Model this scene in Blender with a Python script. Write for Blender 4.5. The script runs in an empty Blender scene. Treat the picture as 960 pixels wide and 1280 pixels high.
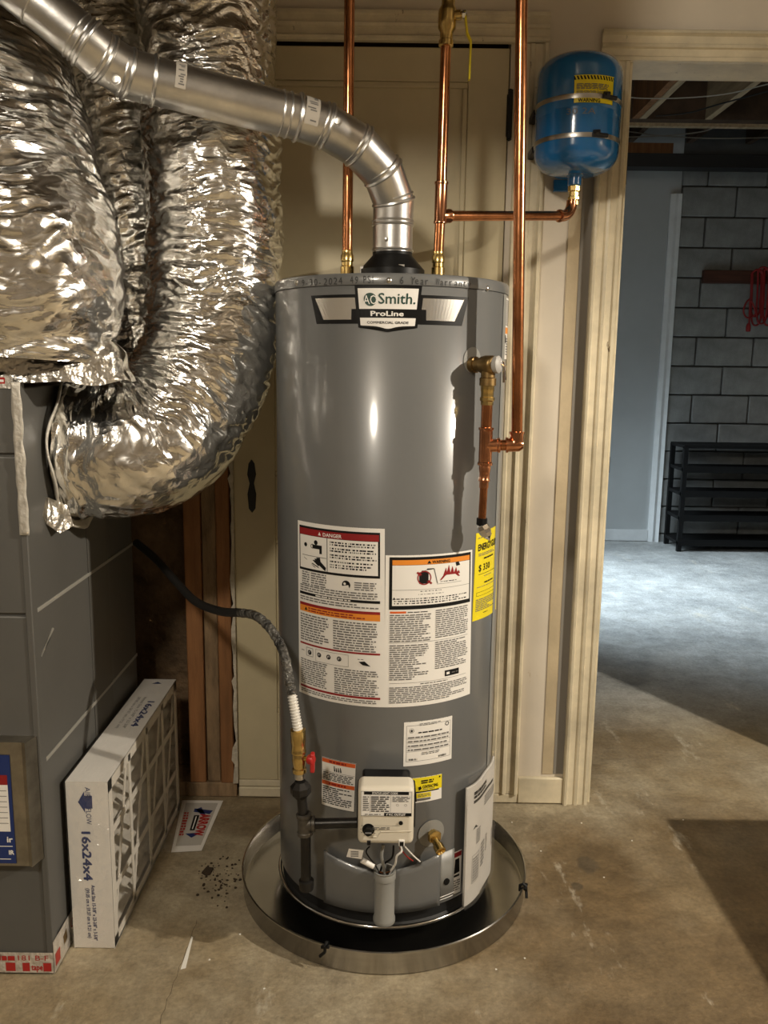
import bpy, math, random
import numpy as np
from mathutils import Vector, Matrix, noise
random.seed(7)
D = bpy.data
SC = bpy.context.scene
COL = SC.collection
pi = math.pi

# ------------------------------------------------------------------ camera
F, PITCH, ROLL, CH = 1050.0, .172, .013, 1.252      # image taken as 960 x 1280
_X0 = Vector((1, 0, 0)); _F0 = Vector((0, math.cos(PITCH), -math.sin(PITCH))); _U0 = Vector((0, math.sin(PITCH), math.cos(PITCH)))
_c, _s = math.cos(ROLL), math.sin(ROLL)
CX = _c*_X0 + _s*_U0; CU = -_s*_X0 + _c*_U0
CAMLOC = Vector((0, 0, CH))
cam = D.cameras.new('camera'); camo = D.objects.new('camera', cam); COL.objects.link(camo)
cam.sensor_fit = 'HORIZONTAL'; cam.sensor_width = 36; cam.lens = F/960*36; cam.clip_start = .02; cam.clip_end = 60
m = Matrix((CX, CU, -_F0)).transposed().to_4x4(); m.translation = CAMLOC
camo.matrix_world = m
SC.camera = camo

# ------------------------------------------------------------------ world, light, exposure
w = D.worlds.new('sky'); SC.world = w; w.use_nodes = True
w.node_tree.nodes['Background'].inputs[0].default_value = (.55, .75, 1, 1)
w.node_tree.nodes['Background'].inputs[1].default_value = .15

def lamp(name, kind, loc, energy, color, size=.05, rot=None, **k):
    l = D.lights.new(name, kind); l.energy = energy; l.color = color
    if kind == 'AREA':
        l.shape = 'RECTANGLE'; l.size, l.size_y = size
    else:
        l.shadow_soft_size = size
    for a, b in k.items(): setattr(l, a, b)
    o = D.objects.new(name, l); COL.objects.link(o); o.location = loc
    if rot: o.rotation_euler = rot
    return o
WARM = (1, .90, .75)
LA = (-.70, -.55, 2.42)      # ceiling bulb behind the photographer
LB = (2.40, .80, 2.14)       # ceiling bulb at the right
lamp('bulb_light_near', 'POINT', LA, 98, WARM, .11)
lamp('bulb_light_right', 'POINT', LB, 250, WARM, .03)
LC = (1.35, 2.95, 2.58)      # unseen lamp added to light the far room's joists
lamp('joist_fill_light', 'POINT', LC, 7, WARM, .03)
lamp('daylight_door', 'AREA', (.44, 4.75, 1.15), 36, (.76, .90, 1.0), (1.7, 1.5), (0, -pi/2+.72, 0), spread=math.radians(80))

vs = SC.view_settings
SC.display_settings.display_device = 'sRGB'
vs.view_transform = 'Standard'; vs.look = 'None'; vs.gamma = 1; vs.use_curve_mapping = False
vs.exposure = 0.2

# ------------------------------------------------------------------ pixel helpers (only directions; depth comes from what a thing touches)
def ray(x, y):
    u, v = (x-480)/F, (y-640)/F
    return _F0 + u*CX - v*CU
def atY(x, y, Y):
    d = ray(x, y); return CAMLOC + d*(Y/d.y)
def atZ(x, y, Z):
    d = ray(x, y); return CAMLOC + d*((Z-CH)/d.z)
def atX(x, y, X):
    d = ray(x, y); return CAMLOC + d*(X/d.x)
TX, TY, TR, TTOP = .011, 1.903, .254, 1.427
def tank_uv(x, y, r=TR):
    d = ray(x, y); o = CAMLOC
    ox, oy = o.x-TX, o.y-TY
    a = d.x*d.x+d.y*d.y; b = 2*(ox*d.x+oy*d.y); c = ox*ox+oy*oy-r*r
    q = b*b-4*a*c
    t = (-b-math.sqrt(max(q, 0)))/(2*a)
    p = o+d*t
    return (math.atan2(p.x-TX, TY-p.y)*r, p.z)
def cyl(a, z, r=TR):
    return Vector((TX+r*math.sin(a), TY-r*math.cos(a), z))

# ------------------------------------------------------------------ materials
MATS = {}
def mat(name, col, rough=.5, metal=0., var=0., vscale=6., bump=0., bscale=60., spec=.5, coat=0., col2=None, stretch=None, alpha=None, bdist=.01, detail=6):
    if name in MATS: return MATS[name]
    mt = D.materials.new(name); mt.use_nodes = True
    nt = mt.node_tree; N = nt.nodes; L = nt.links
    b = N['Principled BSDF']
    b.inputs['Base Color'].default_value = (*col, 1); b.inputs['Roughness'].default_value = rough
    b.inputs['Metallic'].default_value = metal; b.inputs['Specular IOR Level'].default_value = spec
    if coat: b.inputs['Coat Weight'].default_value = coat; b.inputs['Coat Roughness'].default_value = .11
    tc = N.new('ShaderNodeTexCoord'); mp = N.new('ShaderNodeMapping'); L.new(tc.outputs['Object'], mp.inputs[0])
    if stretch: mp.inputs['Scale'].default_value = stretch
    if var or col2:
        n = N.new('ShaderNodeTexNoise'); n.inputs['Scale'].default_value = vscale; n.inputs['Detail'].default_value = detail; n.inputs['Roughness'].default_value = .62
        L.new(mp.outputs[0], n.inputs[0])
        r = N.new('ShaderNodeValToRGB'); c2 = col2 or tuple(max(0, x*(1-var)) for x in col)
        c1 = col if col2 else tuple(min(1, x*(1+var*.5)) for x in col)
        r.color_ramp.elements[0].color = (*c2, 1); r.color_ramp.elements[1].color = (*c1, 1)
        r.color_ramp.elements[0].position = .33; r.color_ramp.elements[1].position = .66
        L.new(n.outputs[0], r.inputs[0]); L.new(r.outputs[0], b.inputs['Base Color'])
    if bump:
        n2 = N.new('ShaderNodeTexNoise'); n2.inputs['Scale'].default_value = bscale; n2.inputs['Detail'].default_value = 4
        L.new(mp.outputs[0], n2.inputs[0])
        bp = N.new('ShaderNodeBump'); bp.inputs['Strength'].default_value = bump; bp.inputs['Distance'].default_value = bdist
        L.new(n2.outputs[0], bp.inputs['Height']); L.new(bp.outputs[0], b.inputs['Normal'])
    MATS[name] = mt
    return mt

def foil_mat():
    mt = mat('foil', (.88, .87, .84), .2, 1.0)
    nt = mt.node_tree; N = nt.nodes; L = nt.links; b = N['Principled BSDF']
    tc = N.new('ShaderNodeTexCoord')
    uv = N.new('ShaderNodeUVMap')
    mp = N.new('ShaderNodeMapping'); mp.inputs['Scale'].default_value = (.55, 1.5, 1); L.new(uv.outputs[0], mp.inputs[0])
    def rid(scale, stretch, det, off=1.0):
        m2 = N.new('ShaderNodeMapping'); m2.inputs['Scale'].default_value = stretch; L.new(uv.outputs[0], m2.inputs[0])
        dn = N.new('ShaderNodeTexNoise'); dn.inputs['Scale'].default_value = 9; dn.inputs['Detail'].default_value = 2; L.new(uv.outputs[0], dn.inputs[0])
        ma = N.new('ShaderNodeVectorMath'); ma.operation = 'MULTIPLY_ADD'; ma.inputs[1].default_value = (.05, .05, .05); L.new(dn.outputs['Color'], ma.inputs[0]); L.new(m2.outputs[0], ma.inputs[2])
        n = N.new('ShaderNodeTexNoise'); n.noise_type = 'RIDGED_MULTIFRACTAL'; n.normalize = False
        n.inputs['Scale'].default_value = scale; n.inputs['Detail'].default_value = det; n.inputs['Offset'].default_value = off; n.inputs['Gain'].default_value = 1.6; n.inputs['Roughness'].default_value = .45
        L.new(ma.outputs[0], n.inputs[0]); return n
    r1 = rid(15, (.35, 1.6, 1), 2); r2 = rid(34, (.75, 1.1, 1), 2)
    nz = N.new('ShaderNodeTexNoise'); nz.inputs['Scale'].default_value = 14; nz.inputs['Detail'].default_value = 3; L.new(mp.outputs[0], nz.inputs[0])
    b1 = N.new('ShaderNodeBump'); b1.inputs['Strength'].default_value = .75; b1.inputs['Distance'].default_value = .0050
    L.new(r1.outputs[0], b1.inputs['Height'])
    b2 = N.new('ShaderNodeBump'); b2.inputs['Strength'].default_value = .6; b2.inputs['Distance'].default_value = .0018
    L.new(r2.outputs[0], b2.inputs['Height']); L.new(b1.outputs[0], b2.inputs['Normal'])
    L.new(b2.outputs[0], b.inputs['Normal'])
    r = N.new('ShaderNodeMapRange'); r.inputs['To Min'].default_value = .08; r.inputs['To Max'].default_value = .34
    L.new(nz.outputs[0], r.inputs[0]); L.new(r.outputs[0], b.inputs['Roughness'])
    return mt

def concrete_mat():
    mt = D.materials.new('concrete_floor'); mt.use_nodes = True
    nt = mt.node_tree; N = nt.nodes; L = nt.links; b = N['Principled BSDF']
    tc = N.new('ShaderNodeTexCoord')
    def nz(scale, det=8, rough=.6, stretch=None):
        n = N.new('ShaderNodeTexNoise'); n.inputs['Scale'].default_value = scale; n.inputs['Detail'].default_value = det; n.inputs['Roughness'].default_value = rough
        if stretch:
            mp = N.new('ShaderNodeMapping'); mp.inputs['Scale'].default_value = stretch; L.new(tc.outputs['Object'], mp.inputs[0]); L.new(mp.outputs[0], n.inputs[0])
        else: L.new(tc.outputs['Object'], n.inputs[0])
        return n
    def ramp(src, p0, c0, p1, c1):
        r = N.new('ShaderNodeValToRGB'); e = r.color_ramp.elements
        e[0].position = p0; e[0].color = (*c0, 1); e[1].position = p1; e[1].color = (*c1, 1); L.new(src, r.inputs[0]); return r
    def mix(a, bb, fac, mode='MIX'):
        x = N.new('ShaderNodeMix'); x.data_type = 'RGBA'; x.blend_type = mode
        if isinstance(fac, float): x.inputs[0].default_value = fac
        else: L.new(fac, x.inputs[0])
        L.new(a, x.inputs[6])
        if isinstance(bb, tuple): x.inputs[7].default_value = (*bb, 1)
        else: L.new(bb, x.inputs[7])
        return x.outputs[2]
    base = ramp(nz(2.3).outputs[0], .34, (.23, .165, .085), .66, (.40, .325, .205))
    grey = ramp(nz(5, 9, .7).outputs[0], .35, (.335, .285, .20), .7, (.47, .405, .285))
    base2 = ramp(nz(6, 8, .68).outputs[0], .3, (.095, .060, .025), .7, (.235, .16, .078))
    def blot(x, y, rx, ry, src, e0=.75, e1=1.05):
        mp = N.new('ShaderNodeMapping'); mp.vector_type = 'POINT'; mp.inputs['Location'].default_value = (-x/rx, -y/ry, 0); mp.inputs['Scale'].default_value = (1/rx, 1/ry, 0)
        L.new(tc.outputs['Object'], mp.inputs[0])
        ad = N.new('ShaderNodeVectorMath'); ad.operation = 'MULTIPLY_ADD'; L.new(src.outputs['Color'], ad.inputs[0]); ad.inputs[1].default_value = (1.5, 1.5, 0); L.new(mp.outputs[0], ad.inputs[2])
        sb = N.new('ShaderNodeVectorMath'); sb.operation = 'SUBTRACT'; L.new(ad.outputs[0], sb.inputs[0]); sb.inputs[1].default_value = (.75, .75, 0)
        ln = N.new('ShaderNodeVectorMath'); ln.operation = 'LENGTH'; L.new(sb.outputs[0], ln.inputs[0])
        r = ramp(ln.outputs['Value'], e0, (1, 1, 1), e1, (0, 0, 0)); return r.outputs[0]
    # brown damp patches
    dm = ramp(nz(1.7, 5).outputs[0], .46, (0, 0, 0), .60, (1, 1, 1))
    c = mix(grey.outputs[0], base.outputs[0], dm.outputs[0])
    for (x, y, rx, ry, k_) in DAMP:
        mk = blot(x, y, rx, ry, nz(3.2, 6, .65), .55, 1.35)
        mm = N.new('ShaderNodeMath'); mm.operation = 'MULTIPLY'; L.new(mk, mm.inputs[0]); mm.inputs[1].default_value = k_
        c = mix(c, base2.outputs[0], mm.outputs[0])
    # far floor greyed past the doorway, made paler to brighten the daylit patch
    sx = N.new('ShaderNodeSeparateXYZ'); L.new(tc.outputs['Object'], sx.inputs[0])
    mr = N.new('ShaderNodeMapRange'); mr.inputs['From Min'].default_value = 2.75; mr.inputs['From Max'].default_value = 3.2; L.new(sx.outputs[1], mr.inputs[0])
    fargrey = ramp(nz(3, 8, .65).outputs[0], .3, (.27, .28, .28), .7, (.55, .56, .55))
    c = mix(c, fargrey.outputs[0], mr.outputs[0])
    # white-ish scuffs
    sc = ramp(nz(7, 10, .72, (1, .35, 1)).outputs[0], .60, (0, 0, 0), .70, (.8, .8, .8))
    c = mix(c, (.62, .57, .46), sc.outputs[0], 'MIX')
    # dark wet stains with a shape of their own
    ns = nz(16, 4)
    for (x, y, rx, ry) in STAINS:
        c = mix(c, (.115, .085, .05), blot(x, y, rx, ry, ns))
    mid = ramp(nz(14, 9, .75).outputs[0], .32, (.62, .60, .56), .68, (1.18, 1.18, 1.18))
    c = mix(c, mid.outputs[0], .8, 'MULTIPLY')
    fine = ramp(nz(90, 4).outputs[0], .3, (.78, .78, .78), .7, (1.10, 1.10, 1.10))
    c = mix(c, fine.outputs[0], 1.0, 'MULTIPLY')
    L.new(c, b.inputs['Base Color'])
    rr = N.new('ShaderNodeMapRange'); rr.inputs['To Min'].default_value = .42; rr.inputs['To Max'].default_value = .75; L.new(nz(3.1).outputs[0], rr.inputs[0]); L.new(rr.outputs[0], b.inputs['Roughness'])
    bp = N.new('ShaderNodeBump'); bp.inputs['Strength'].default_value = .5; bp.inputs['Distance'].default_value = .010
    L.new(nz(40, 8, .7).outputs[0], bp.inputs['Height']); L.new(bp.outputs[0], b.inputs['Normal'])
    return mt

def plastic_mat(name, tint=(1, 1, 1), fac=.16, rough=.12, bump=.6, milky=.05):
    mt = D.materials.new(name); mt.use_nodes = True; nt = mt.node_tree; N = nt.nodes; L = nt.links
    N.remove(N['Principled BSDF'])
    tr = N.new('ShaderNodeBsdfTransparent'); tr.inputs[0].default_value = (*tint, 1)
    gl = N.new('ShaderNodeBsdfGlossy'); gl.inputs['Roughness'].default_value = rough
    df = N.new('ShaderNodeBsdfDiffuse'); df.inputs[0].default_value = (.8, .78, .74, 1)
    m1 = N.new('ShaderNodeMixShader'); m1.inputs[0].default_value = milky
    m2 = N.new('ShaderNodeMixShader'); m2.inputs[0].default_value = fac
    L.new(tr.outputs[0], m1.inputs[1]); L.new(df.outputs[0], m1.inputs[2]); L.new(m1.outputs[0], m2.inputs[1]); L.new(gl.outputs[0], m2.inputs[2])
    tc = N.new('ShaderNodeTexCoord'); mp = N.new('ShaderNodeMapping'); mp.inputs['Scale'].default_value = (1, .45, 1); L.new(tc.outputs['Object'], mp.inputs[0])
    n = N.new('ShaderNodeTexNoise'); n.inputs['Scale'].default_value = 38; n.inputs['Detail'].default_value = 3; L.new(mp.outputs[0], n.inputs[0])
    bp = N.new('ShaderNodeBump'); bp.inputs['Strength'].default_value = bump; bp.inputs['Distance'].default_value = .02
    L.new(n.outputs[0], bp.inputs['Height']); L.new(bp.outputs[0], gl.inputs['Normal'])
    L.new(m2.outputs[0], N['Material Output'].inputs[0])
    return mt

def emit_mat(name, col, s):
    mt = D.materials.new(name); mt.use_nodes = True; b = mt.node_tree.nodes['Principled BSDF']
    b.inputs['Emission Color'].default_value = (*col, 1); b.inputs['Emission Strength'].default_value = s; b.inputs['Base Color'].default_value = (*col, 1)
    return mt

_p = [atZ(735, 1082, 0), atZ(722, 1108, 0), atZ(240, 1090, 0), atZ(850, 975, 0), atZ(690, 1050, 0)]
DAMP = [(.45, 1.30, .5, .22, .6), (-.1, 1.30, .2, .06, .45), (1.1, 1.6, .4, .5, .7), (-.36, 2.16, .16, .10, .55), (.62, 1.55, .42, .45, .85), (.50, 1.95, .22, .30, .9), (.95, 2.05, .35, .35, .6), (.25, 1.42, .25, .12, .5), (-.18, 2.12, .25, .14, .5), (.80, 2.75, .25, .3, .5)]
STAINS = [(_p[0].x, _p[0].y, .030, .045), (_p[1].x, _p[1].y, .016, .018)]

M_PAINT = mat('cream_paint', (.60, .52, .34), .42, var=.10, vscale=4, bump=.12, bscale=35, bdist=.004)
M_PAINT2 = mat('worn_cream_trim', (.70, .62, .45), .38, var=.22, vscale=9, bump=.2, bscale=30, bdist=.004)
def chips(mt, col, scale, lo, hi, stretch):
    nt = mt.node_tree; N = nt.nodes; L = nt.links; b = N['Principled BSDF']; src = b.inputs['Base Color'].links[0].from_socket
    tc = N.new('ShaderNodeTexCoord'); mp = N.new('ShaderNodeMapping'); mp.inputs['Scale'].default_value = stretch; L.new(tc.outputs['Object'], mp.inputs[0])
    n = N.new('ShaderNodeTexNoise'); n.inputs['Scale'].default_value = scale; n.inputs['Detail'].default_value = 7; n.inputs['Roughness'].default_value = .7; L.new(mp.outputs[0], n.inputs[0])
    r = N.new('ShaderNodeMapRange'); r.inputs['From Min'].default_value = lo; r.inputs['From Max'].default_value = hi; L.new(n.outputs[0], r.inputs[0])
    x = N.new('ShaderNodeMix'); x.data_type = 'RGBA'; L.new(r.outputs[0], x.inputs[0]); L.new(src, x.inputs[6]); x.inputs[7].default_value = (*col, 1); L.new(x.outputs[2], b.inputs['Base Color'])
chips(M_PAINT2, (.16, .11, .06), 22, .655, .70, (1.6, 1.6, .5))
M_WALL = mat('wall_paint', (.68, .61, .50), .6, var=.08, vscale=3, bump=.1, bscale=90, bdist=.002)
chips(M_WALL, (.50, .40, .25), 5, .62, .66, (1.5, 1.5, .7))
M_STAINP = mat('yellowed_paint', (.60, .49, .32), .5, var=.2, vscale=5, bump=.1)
M_FARW = mat('far_white_wall', (.46, .48, .48), .6, var=.06, vscale=3)
M_FART = mat('far_white_trim', (.74, .76, .76), .45, var=.08, vscale=8)
M_BLOCK = mat('concrete_block', (.27, .275, .265), .85, var=.28, vscale=7, bump=.5, bscale=120, bdist=.004)
M_MORTAR = mat('mortar', (.10, .10, .095), .9, var=.2)
M_STUD = mat('stud_wood', (.30, .135, .05), .7, var=.35, vscale=5, stretch=(6, 6, .6), bump=.2, bscale=50)
M_STUDO = mat('old_stud_wood', (.30, .20, .11), .75, var=.45, vscale=8, stretch=(4, 4, .9), bump=.3)
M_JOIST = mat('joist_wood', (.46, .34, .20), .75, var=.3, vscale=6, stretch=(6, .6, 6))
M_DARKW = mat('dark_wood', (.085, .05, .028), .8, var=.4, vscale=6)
M_INSUL = mat('kraft_insulation', (.15, .095, .05), .9, var=.6, vscale=7, bump=.8, bscale=20, bdist=.03)
M_PLASTER = mat('raw_plaster', (.62, .56, .45), .9, var=.25, vscale=25, bump=.8, bscale=60)
M_CEIL = mat('ceiling_board', (.14, .115, .085), .85, var=.15)
M_BLACKIRON = mat('black_steel_beam', (.012, .012, .013), .6)
M_TANK = mat('heater_grey_paint', (.142, .145, .144), .32, var=.04, vscale=3, spec=.5, coat=.55)
M_TANKL = mat('heater_light_grey', (.26, .26, .245), .38, spec=.5)
M_BLACK = mat('black_plastic', (.006, .006, .006), .40, spec=.25)
M_SKIRT = mat('black_skirt', (.008, .008, .008), .6)
M_IRON = mat('black_iron_pipe', (.028, .026, .024), .36, metal=.55, var=.3, vscale=30)
M_COPPER = mat('copper', (.60, .25, .11), .20, metal=1, var=.35, vscale=22, bump=.05, bscale=40)
M_COPPERF = mat('copper_fitting', (.70, .32, .17), .2, metal=1, var=.3, vscale=40)
M_BRASS = mat('brass', (.72, .52, .20), .26, metal=1, var=.25, vscale=40)
M_BRASSD = mat('aged_brass', (.30, .20, .085), .42, metal=1, var=.3, vscale=40)
M_CHROME = mat('chrome', (.75, .74, .72), .12, metal=1)
M_GALV = mat('galvanised_steel', (.75, .745, .73), .32, metal=1, var=.2, vscale=11, bump=.06, bscale=25)
M_GALVD = mat('galvanised_dull', (.42, .39, .33), .42, metal=1, var=.25, vscale=20)
M_ALU = mat('pan_aluminium', (.54, .525, .50), .22, metal=1, var=.15, vscale=5, stretch=(1, 1, 8))
M_BLUE = mat('blue_enamel', (.011, .145, .40), .16, spec=.6, coat=.6)
M_YEL = mat('yellow_label', (.85, .70, .015), .35)
M_WHITE = mat('white_label', (.86, .84, .80), .32, coat=.15)
M_INK = mat('black_ink', (.010, .010, .010), .55, spec=.2)
M_INKG = mat('grey_ink', (.15, .145, .14), .5)
M_MARK = mat('marker_ink', (.03, .03, .03), .6)
M_RED = mat('red_ink', (.28, .012, .014), .45)
M_ORANGE = mat('orange_ink', (.80, .27, .03), .45)
M_ORED = mat('orange_red_ink', (.70, .12, .02), .45)
M_GREEN = mat('dark_green_ink', (.01, .05, .035), .4)
M_SILVER = mat('silver_foil_print', (.78, .77, .74), .25, metal=.9)
M_BEIGE = mat('beige_plastic', (.72, .67, .56), .42)
M_CARD = mat('filter_card', (.78, .75, .70), .7, var=.06, vscale=10)
M_PLEAT = mat('filter_pleat', (.66, .63, .58), .8, var=.15, vscale=20)
M_FURN = mat('furnace_paint', (.105, .103, .096), .45, var=.08, vscale=4, spec=.4)
M_FURNE = mat('furnace_edge', (.32, .31, .28), .4)
M_TAPE = mat('foil_tape', (.72, .68, .62), .4, metal=.5, var=.35, vscale=25, bump=.6, bscale=60)
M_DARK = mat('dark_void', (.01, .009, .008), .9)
M_RUBBER = mat('black_rubber', (.016, .015, .014), .5)
M_CLEARTAPE = mat('grey_wrapped_hose', (.12, .115, .105), .22, metal=.3, var=.85, vscale=34, bump=1.0, bscale=55, bdist=.02, detail=2)
M_NAVY = mat('navy_ink', (.012, .03, .14), .4)
M_REDP = mat('red_plastic', (.42, .02, .018), .35)
M_STEEL = mat('zinc_steel', (.6, .58, .54), .3, metal=1)
M_RACK = mat('rack_black', (.004, .004, .004), .7, spec=.2)
M_REDC = mat('red_cord', (.30, .015, .015), .5)
M_CABLE = mat('white_cable', (.38, .35, .30), .5)
M_DIRT = mat('rust_crumbs', (.05, .032, .018), .9, var=.4, vscale=40)
M_WPAINT = mat('white_paint_drips', (.8, .78, .72), .5)
M_PLEX = plastic_mat('shrink_wrap', (.98, .97, .95), .10, .10, .8, .03)
M_POUCH = plastic_mat('clear_pouch', (.96, .96, .96), .12, .1, .4, .05)
M_FOIL = foil_mat()
M_CONC = concrete_mat()
M_APPL = mat('white_appliance', (.7, .7, .68), .3, coat=.3)

# ------------------------------------------------------------------ mesh helpers
class MB:
    def __init__(s): s.v = []; s.f = []
    def add(s, vs, fs):
        o = len(s.v); s.v += [tuple(x) for x in vs]; s.f += [tuple(i+o for i in q) for q in fs]; return s
    def box(s, x0, x1, y0, y1, z0, z1):
        return s.add([(x, y, z) for z in (z0, z1) for y in (y0, y1) for x in (x0, x1)],
                     [(0, 2, 3, 1), (4, 5, 7, 6), (0, 1, 5, 4), (2, 6, 7, 3), (0, 4, 6, 2), (1, 3, 7, 5)])
    def tube(s, pts, r, n=16, caps=True, closed=False):
        P = [Vector(p) for p in pts]; k = len(P)
        R = r if isinstance(r, (list, tuple)) else [r]*k
        T = []
        for i in range(k):
            a = P[max(i-1, 0)]; b = P[min(i+1, k-1)]
            if closed: a = P[(i-1) % k]; b = P[(i+1) % k]
            T.append((b-a).normalized())
        ref = Vector((0, 0, 1)) if abs(T[0].z) < .9 else Vector((0, 1, 0))
        nrm = (ref - T[0]*ref.dot(T[0])).normalized()
        vs = []
        for i in range(k):
            nrm = (nrm - T[i]*nrm.dot(T[i])).normalized(); bn = T[i].cross(nrm)
            sc = 1.
            if 0 < i < k-1 and not closed:      # mitre
                d = (P[i]-P[i-1]).normalized().dot(T[i]); sc = 1.
            for j in range(n):
                a = 2*pi*j/n
                vs.append(P[i] + (nrm*math.cos(a)+bn*math.sin(a))*R[i]*sc)
        fs = []
        for i in range(k-1 if not closed else k):
            for j in range(n):
                i2 = (i+1) % k
                fs.append((i*n+j, i*n+(j+1) % n, i2*n+(j+1) % n, i2*n+j))
        if caps and not closed:
            fs.append(tuple(range(n-1, -1, -1))); fs.append(tuple((k-1)*n+j for j in range(n)))
        return s.add(vs, fs)
    def lathe(s, prof, org=(0, 0, 0), axis=(0, 0, 1), n=32, caps=True):
        ax = Vector(axis).normalized(); ref = Vector((0, -1, 0)) if abs(ax.y) < .9 else Vector((0, 0, 1))
        e1 = (ref-ax*ref.dot(ax)).normalized(); e2 = ax.cross(e1); o = Vector(org); vs = []
        for r, h in prof:
            for j in range(n):
                a = 2*pi*j/n; vs.append(o+ax*h+(e1*math.cos(a)+e2*math.sin(a))*max(r, 1e-5))
        fs = []
        for i in range(len(prof)-1):
            for j in range(n): fs.append((i*n+j, i*n+(j+1) % n, (i+1)*n+(j+1) % n, (i+1)*n+j))
        if caps:
            fs.append(tuple(range(n-1, -1, -1))); fs.append(tuple((len(prof)-1)*n+j for j in range(n)))
        return s.add(vs, fs)
    def prism(s, poly, f0, f1):
        """poly: list of 2d points; f0, f1 map a point to both ends"""
        n = len(poly)
        return s.add([f0(*p) for p in poly]+[f1(*p) for p in poly],
                     [tuple(range(n-1, -1, -1)), tuple(range(n, 2*n))]+[(i, (i+1) % n, n+(i+1) % n, n+i) for i in range(n)])
    def grid(s, fn, nu, nv, closeu=False):
        vs = [fn(i/nu, j/nv) for j in range(nv+1) for i in range(nu+1)]
        return s.add(vs, [(j*(nu+1)+i, j*(nu+1)+i+1, (j+1)*(nu+1)+i+1, (j+1)*(nu+1)+i) for j in range(nv) for i in range(nu)])
    def build(s, name, m, parent=None, smooth=True, bevel=0, seg=2, ang=38, solid=0):
        me = D.meshes.new(name); me.from_pydata([tuple(v) for v in s.v], [], s.f); me.materials.append(m)
        if smooth:
            me.polygons.foreach_set('use_smooth', [True]*len(me.polygons)); me.set_sharp_from_angle(angle=math.radians(ang))
        me.update()
        o = D.objects.new(name, me); COL.objects.link(o)
        if solid:
            q = o.modifiers.new('solid', 'SOLIDIFY'); q.thickness = solid; q.offset = 0
        if bevel:
            q = o.modifiers.new('bevel', 'BEVEL'); q.width = bevel; q.segments = seg; q.limit_method = 'ANGLE'; q.angle_limit = math.radians(40); q.harden_normals = False
        if parent: child(o, parent)
        return o
def child(o, parent):
    o.parent = parent
    if parent.type == 'EMPTY': o.matrix_parent_inverse = Matrix.Translation(-Vector(parent.location))
    return o
def thing(name, label, cat, loc=(0, 0, 0), group=None):
    o = D.objects.new(name, None); COL.objects.link(o); o.location = loc; o.empty_display_size = .05
    return tag(o, label, cat, group)
def tag(o, label, cat, group=None):
    o['label'] = label; o['category'] = cat
    if group: o['group'] = group
    return o
def struct(o, label=None):
    o['kind'] = 'structure'
    if label: o['label'] = label
    return o
def box(name, m, parent, *b, bevel=0., **k): return MB().box(*b).build(name, m, parent, bevel=bevel, **k)
def spline(pts, n=8):
    P = [Vector(p) for p in pts]; out = []
    for i in range(len(P)-1):
        p0 = P[max(i-1, 0)]; p1 = P[i]; p2 = P[i+1]; p3 = P[min(i+2, len(P)-1)]
        for k in range(n):
            t = k/n
            out.append(.5*((2*p1)+(p2-p0)*t+(2*p0-5*p1+4*p2-p3)*t*t+(3*p1-p0-3*p2+p3)*t**3))
    out.append(P[-1]); return out

_txt = {}
def text_mesh(string):
    if string in _txt: return _txt[string]
    cu = D.curves.new('t', 'FONT'); cu.body = string; cu.resolution_u = 2; cu.fill_mode = 'FRONT'
    ob = D.objects.new('t', cu); COL.objects.link(ob)
    dg = bpy.context.evaluated_depsgraph_get(); dg.update()
    me = D.meshes.new_from_object(ob.evaluated_get(dg))
    vs = [(v.co.x, v.co.y) for v in me.vertices]; fs = [tuple(p.vertices) for p in me.polygons]
    D.objects.remove(ob); D.curves.remove(cu); D.meshes.remove(me)
    _txt[string] = (vs, fs); return vs, fs

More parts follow.
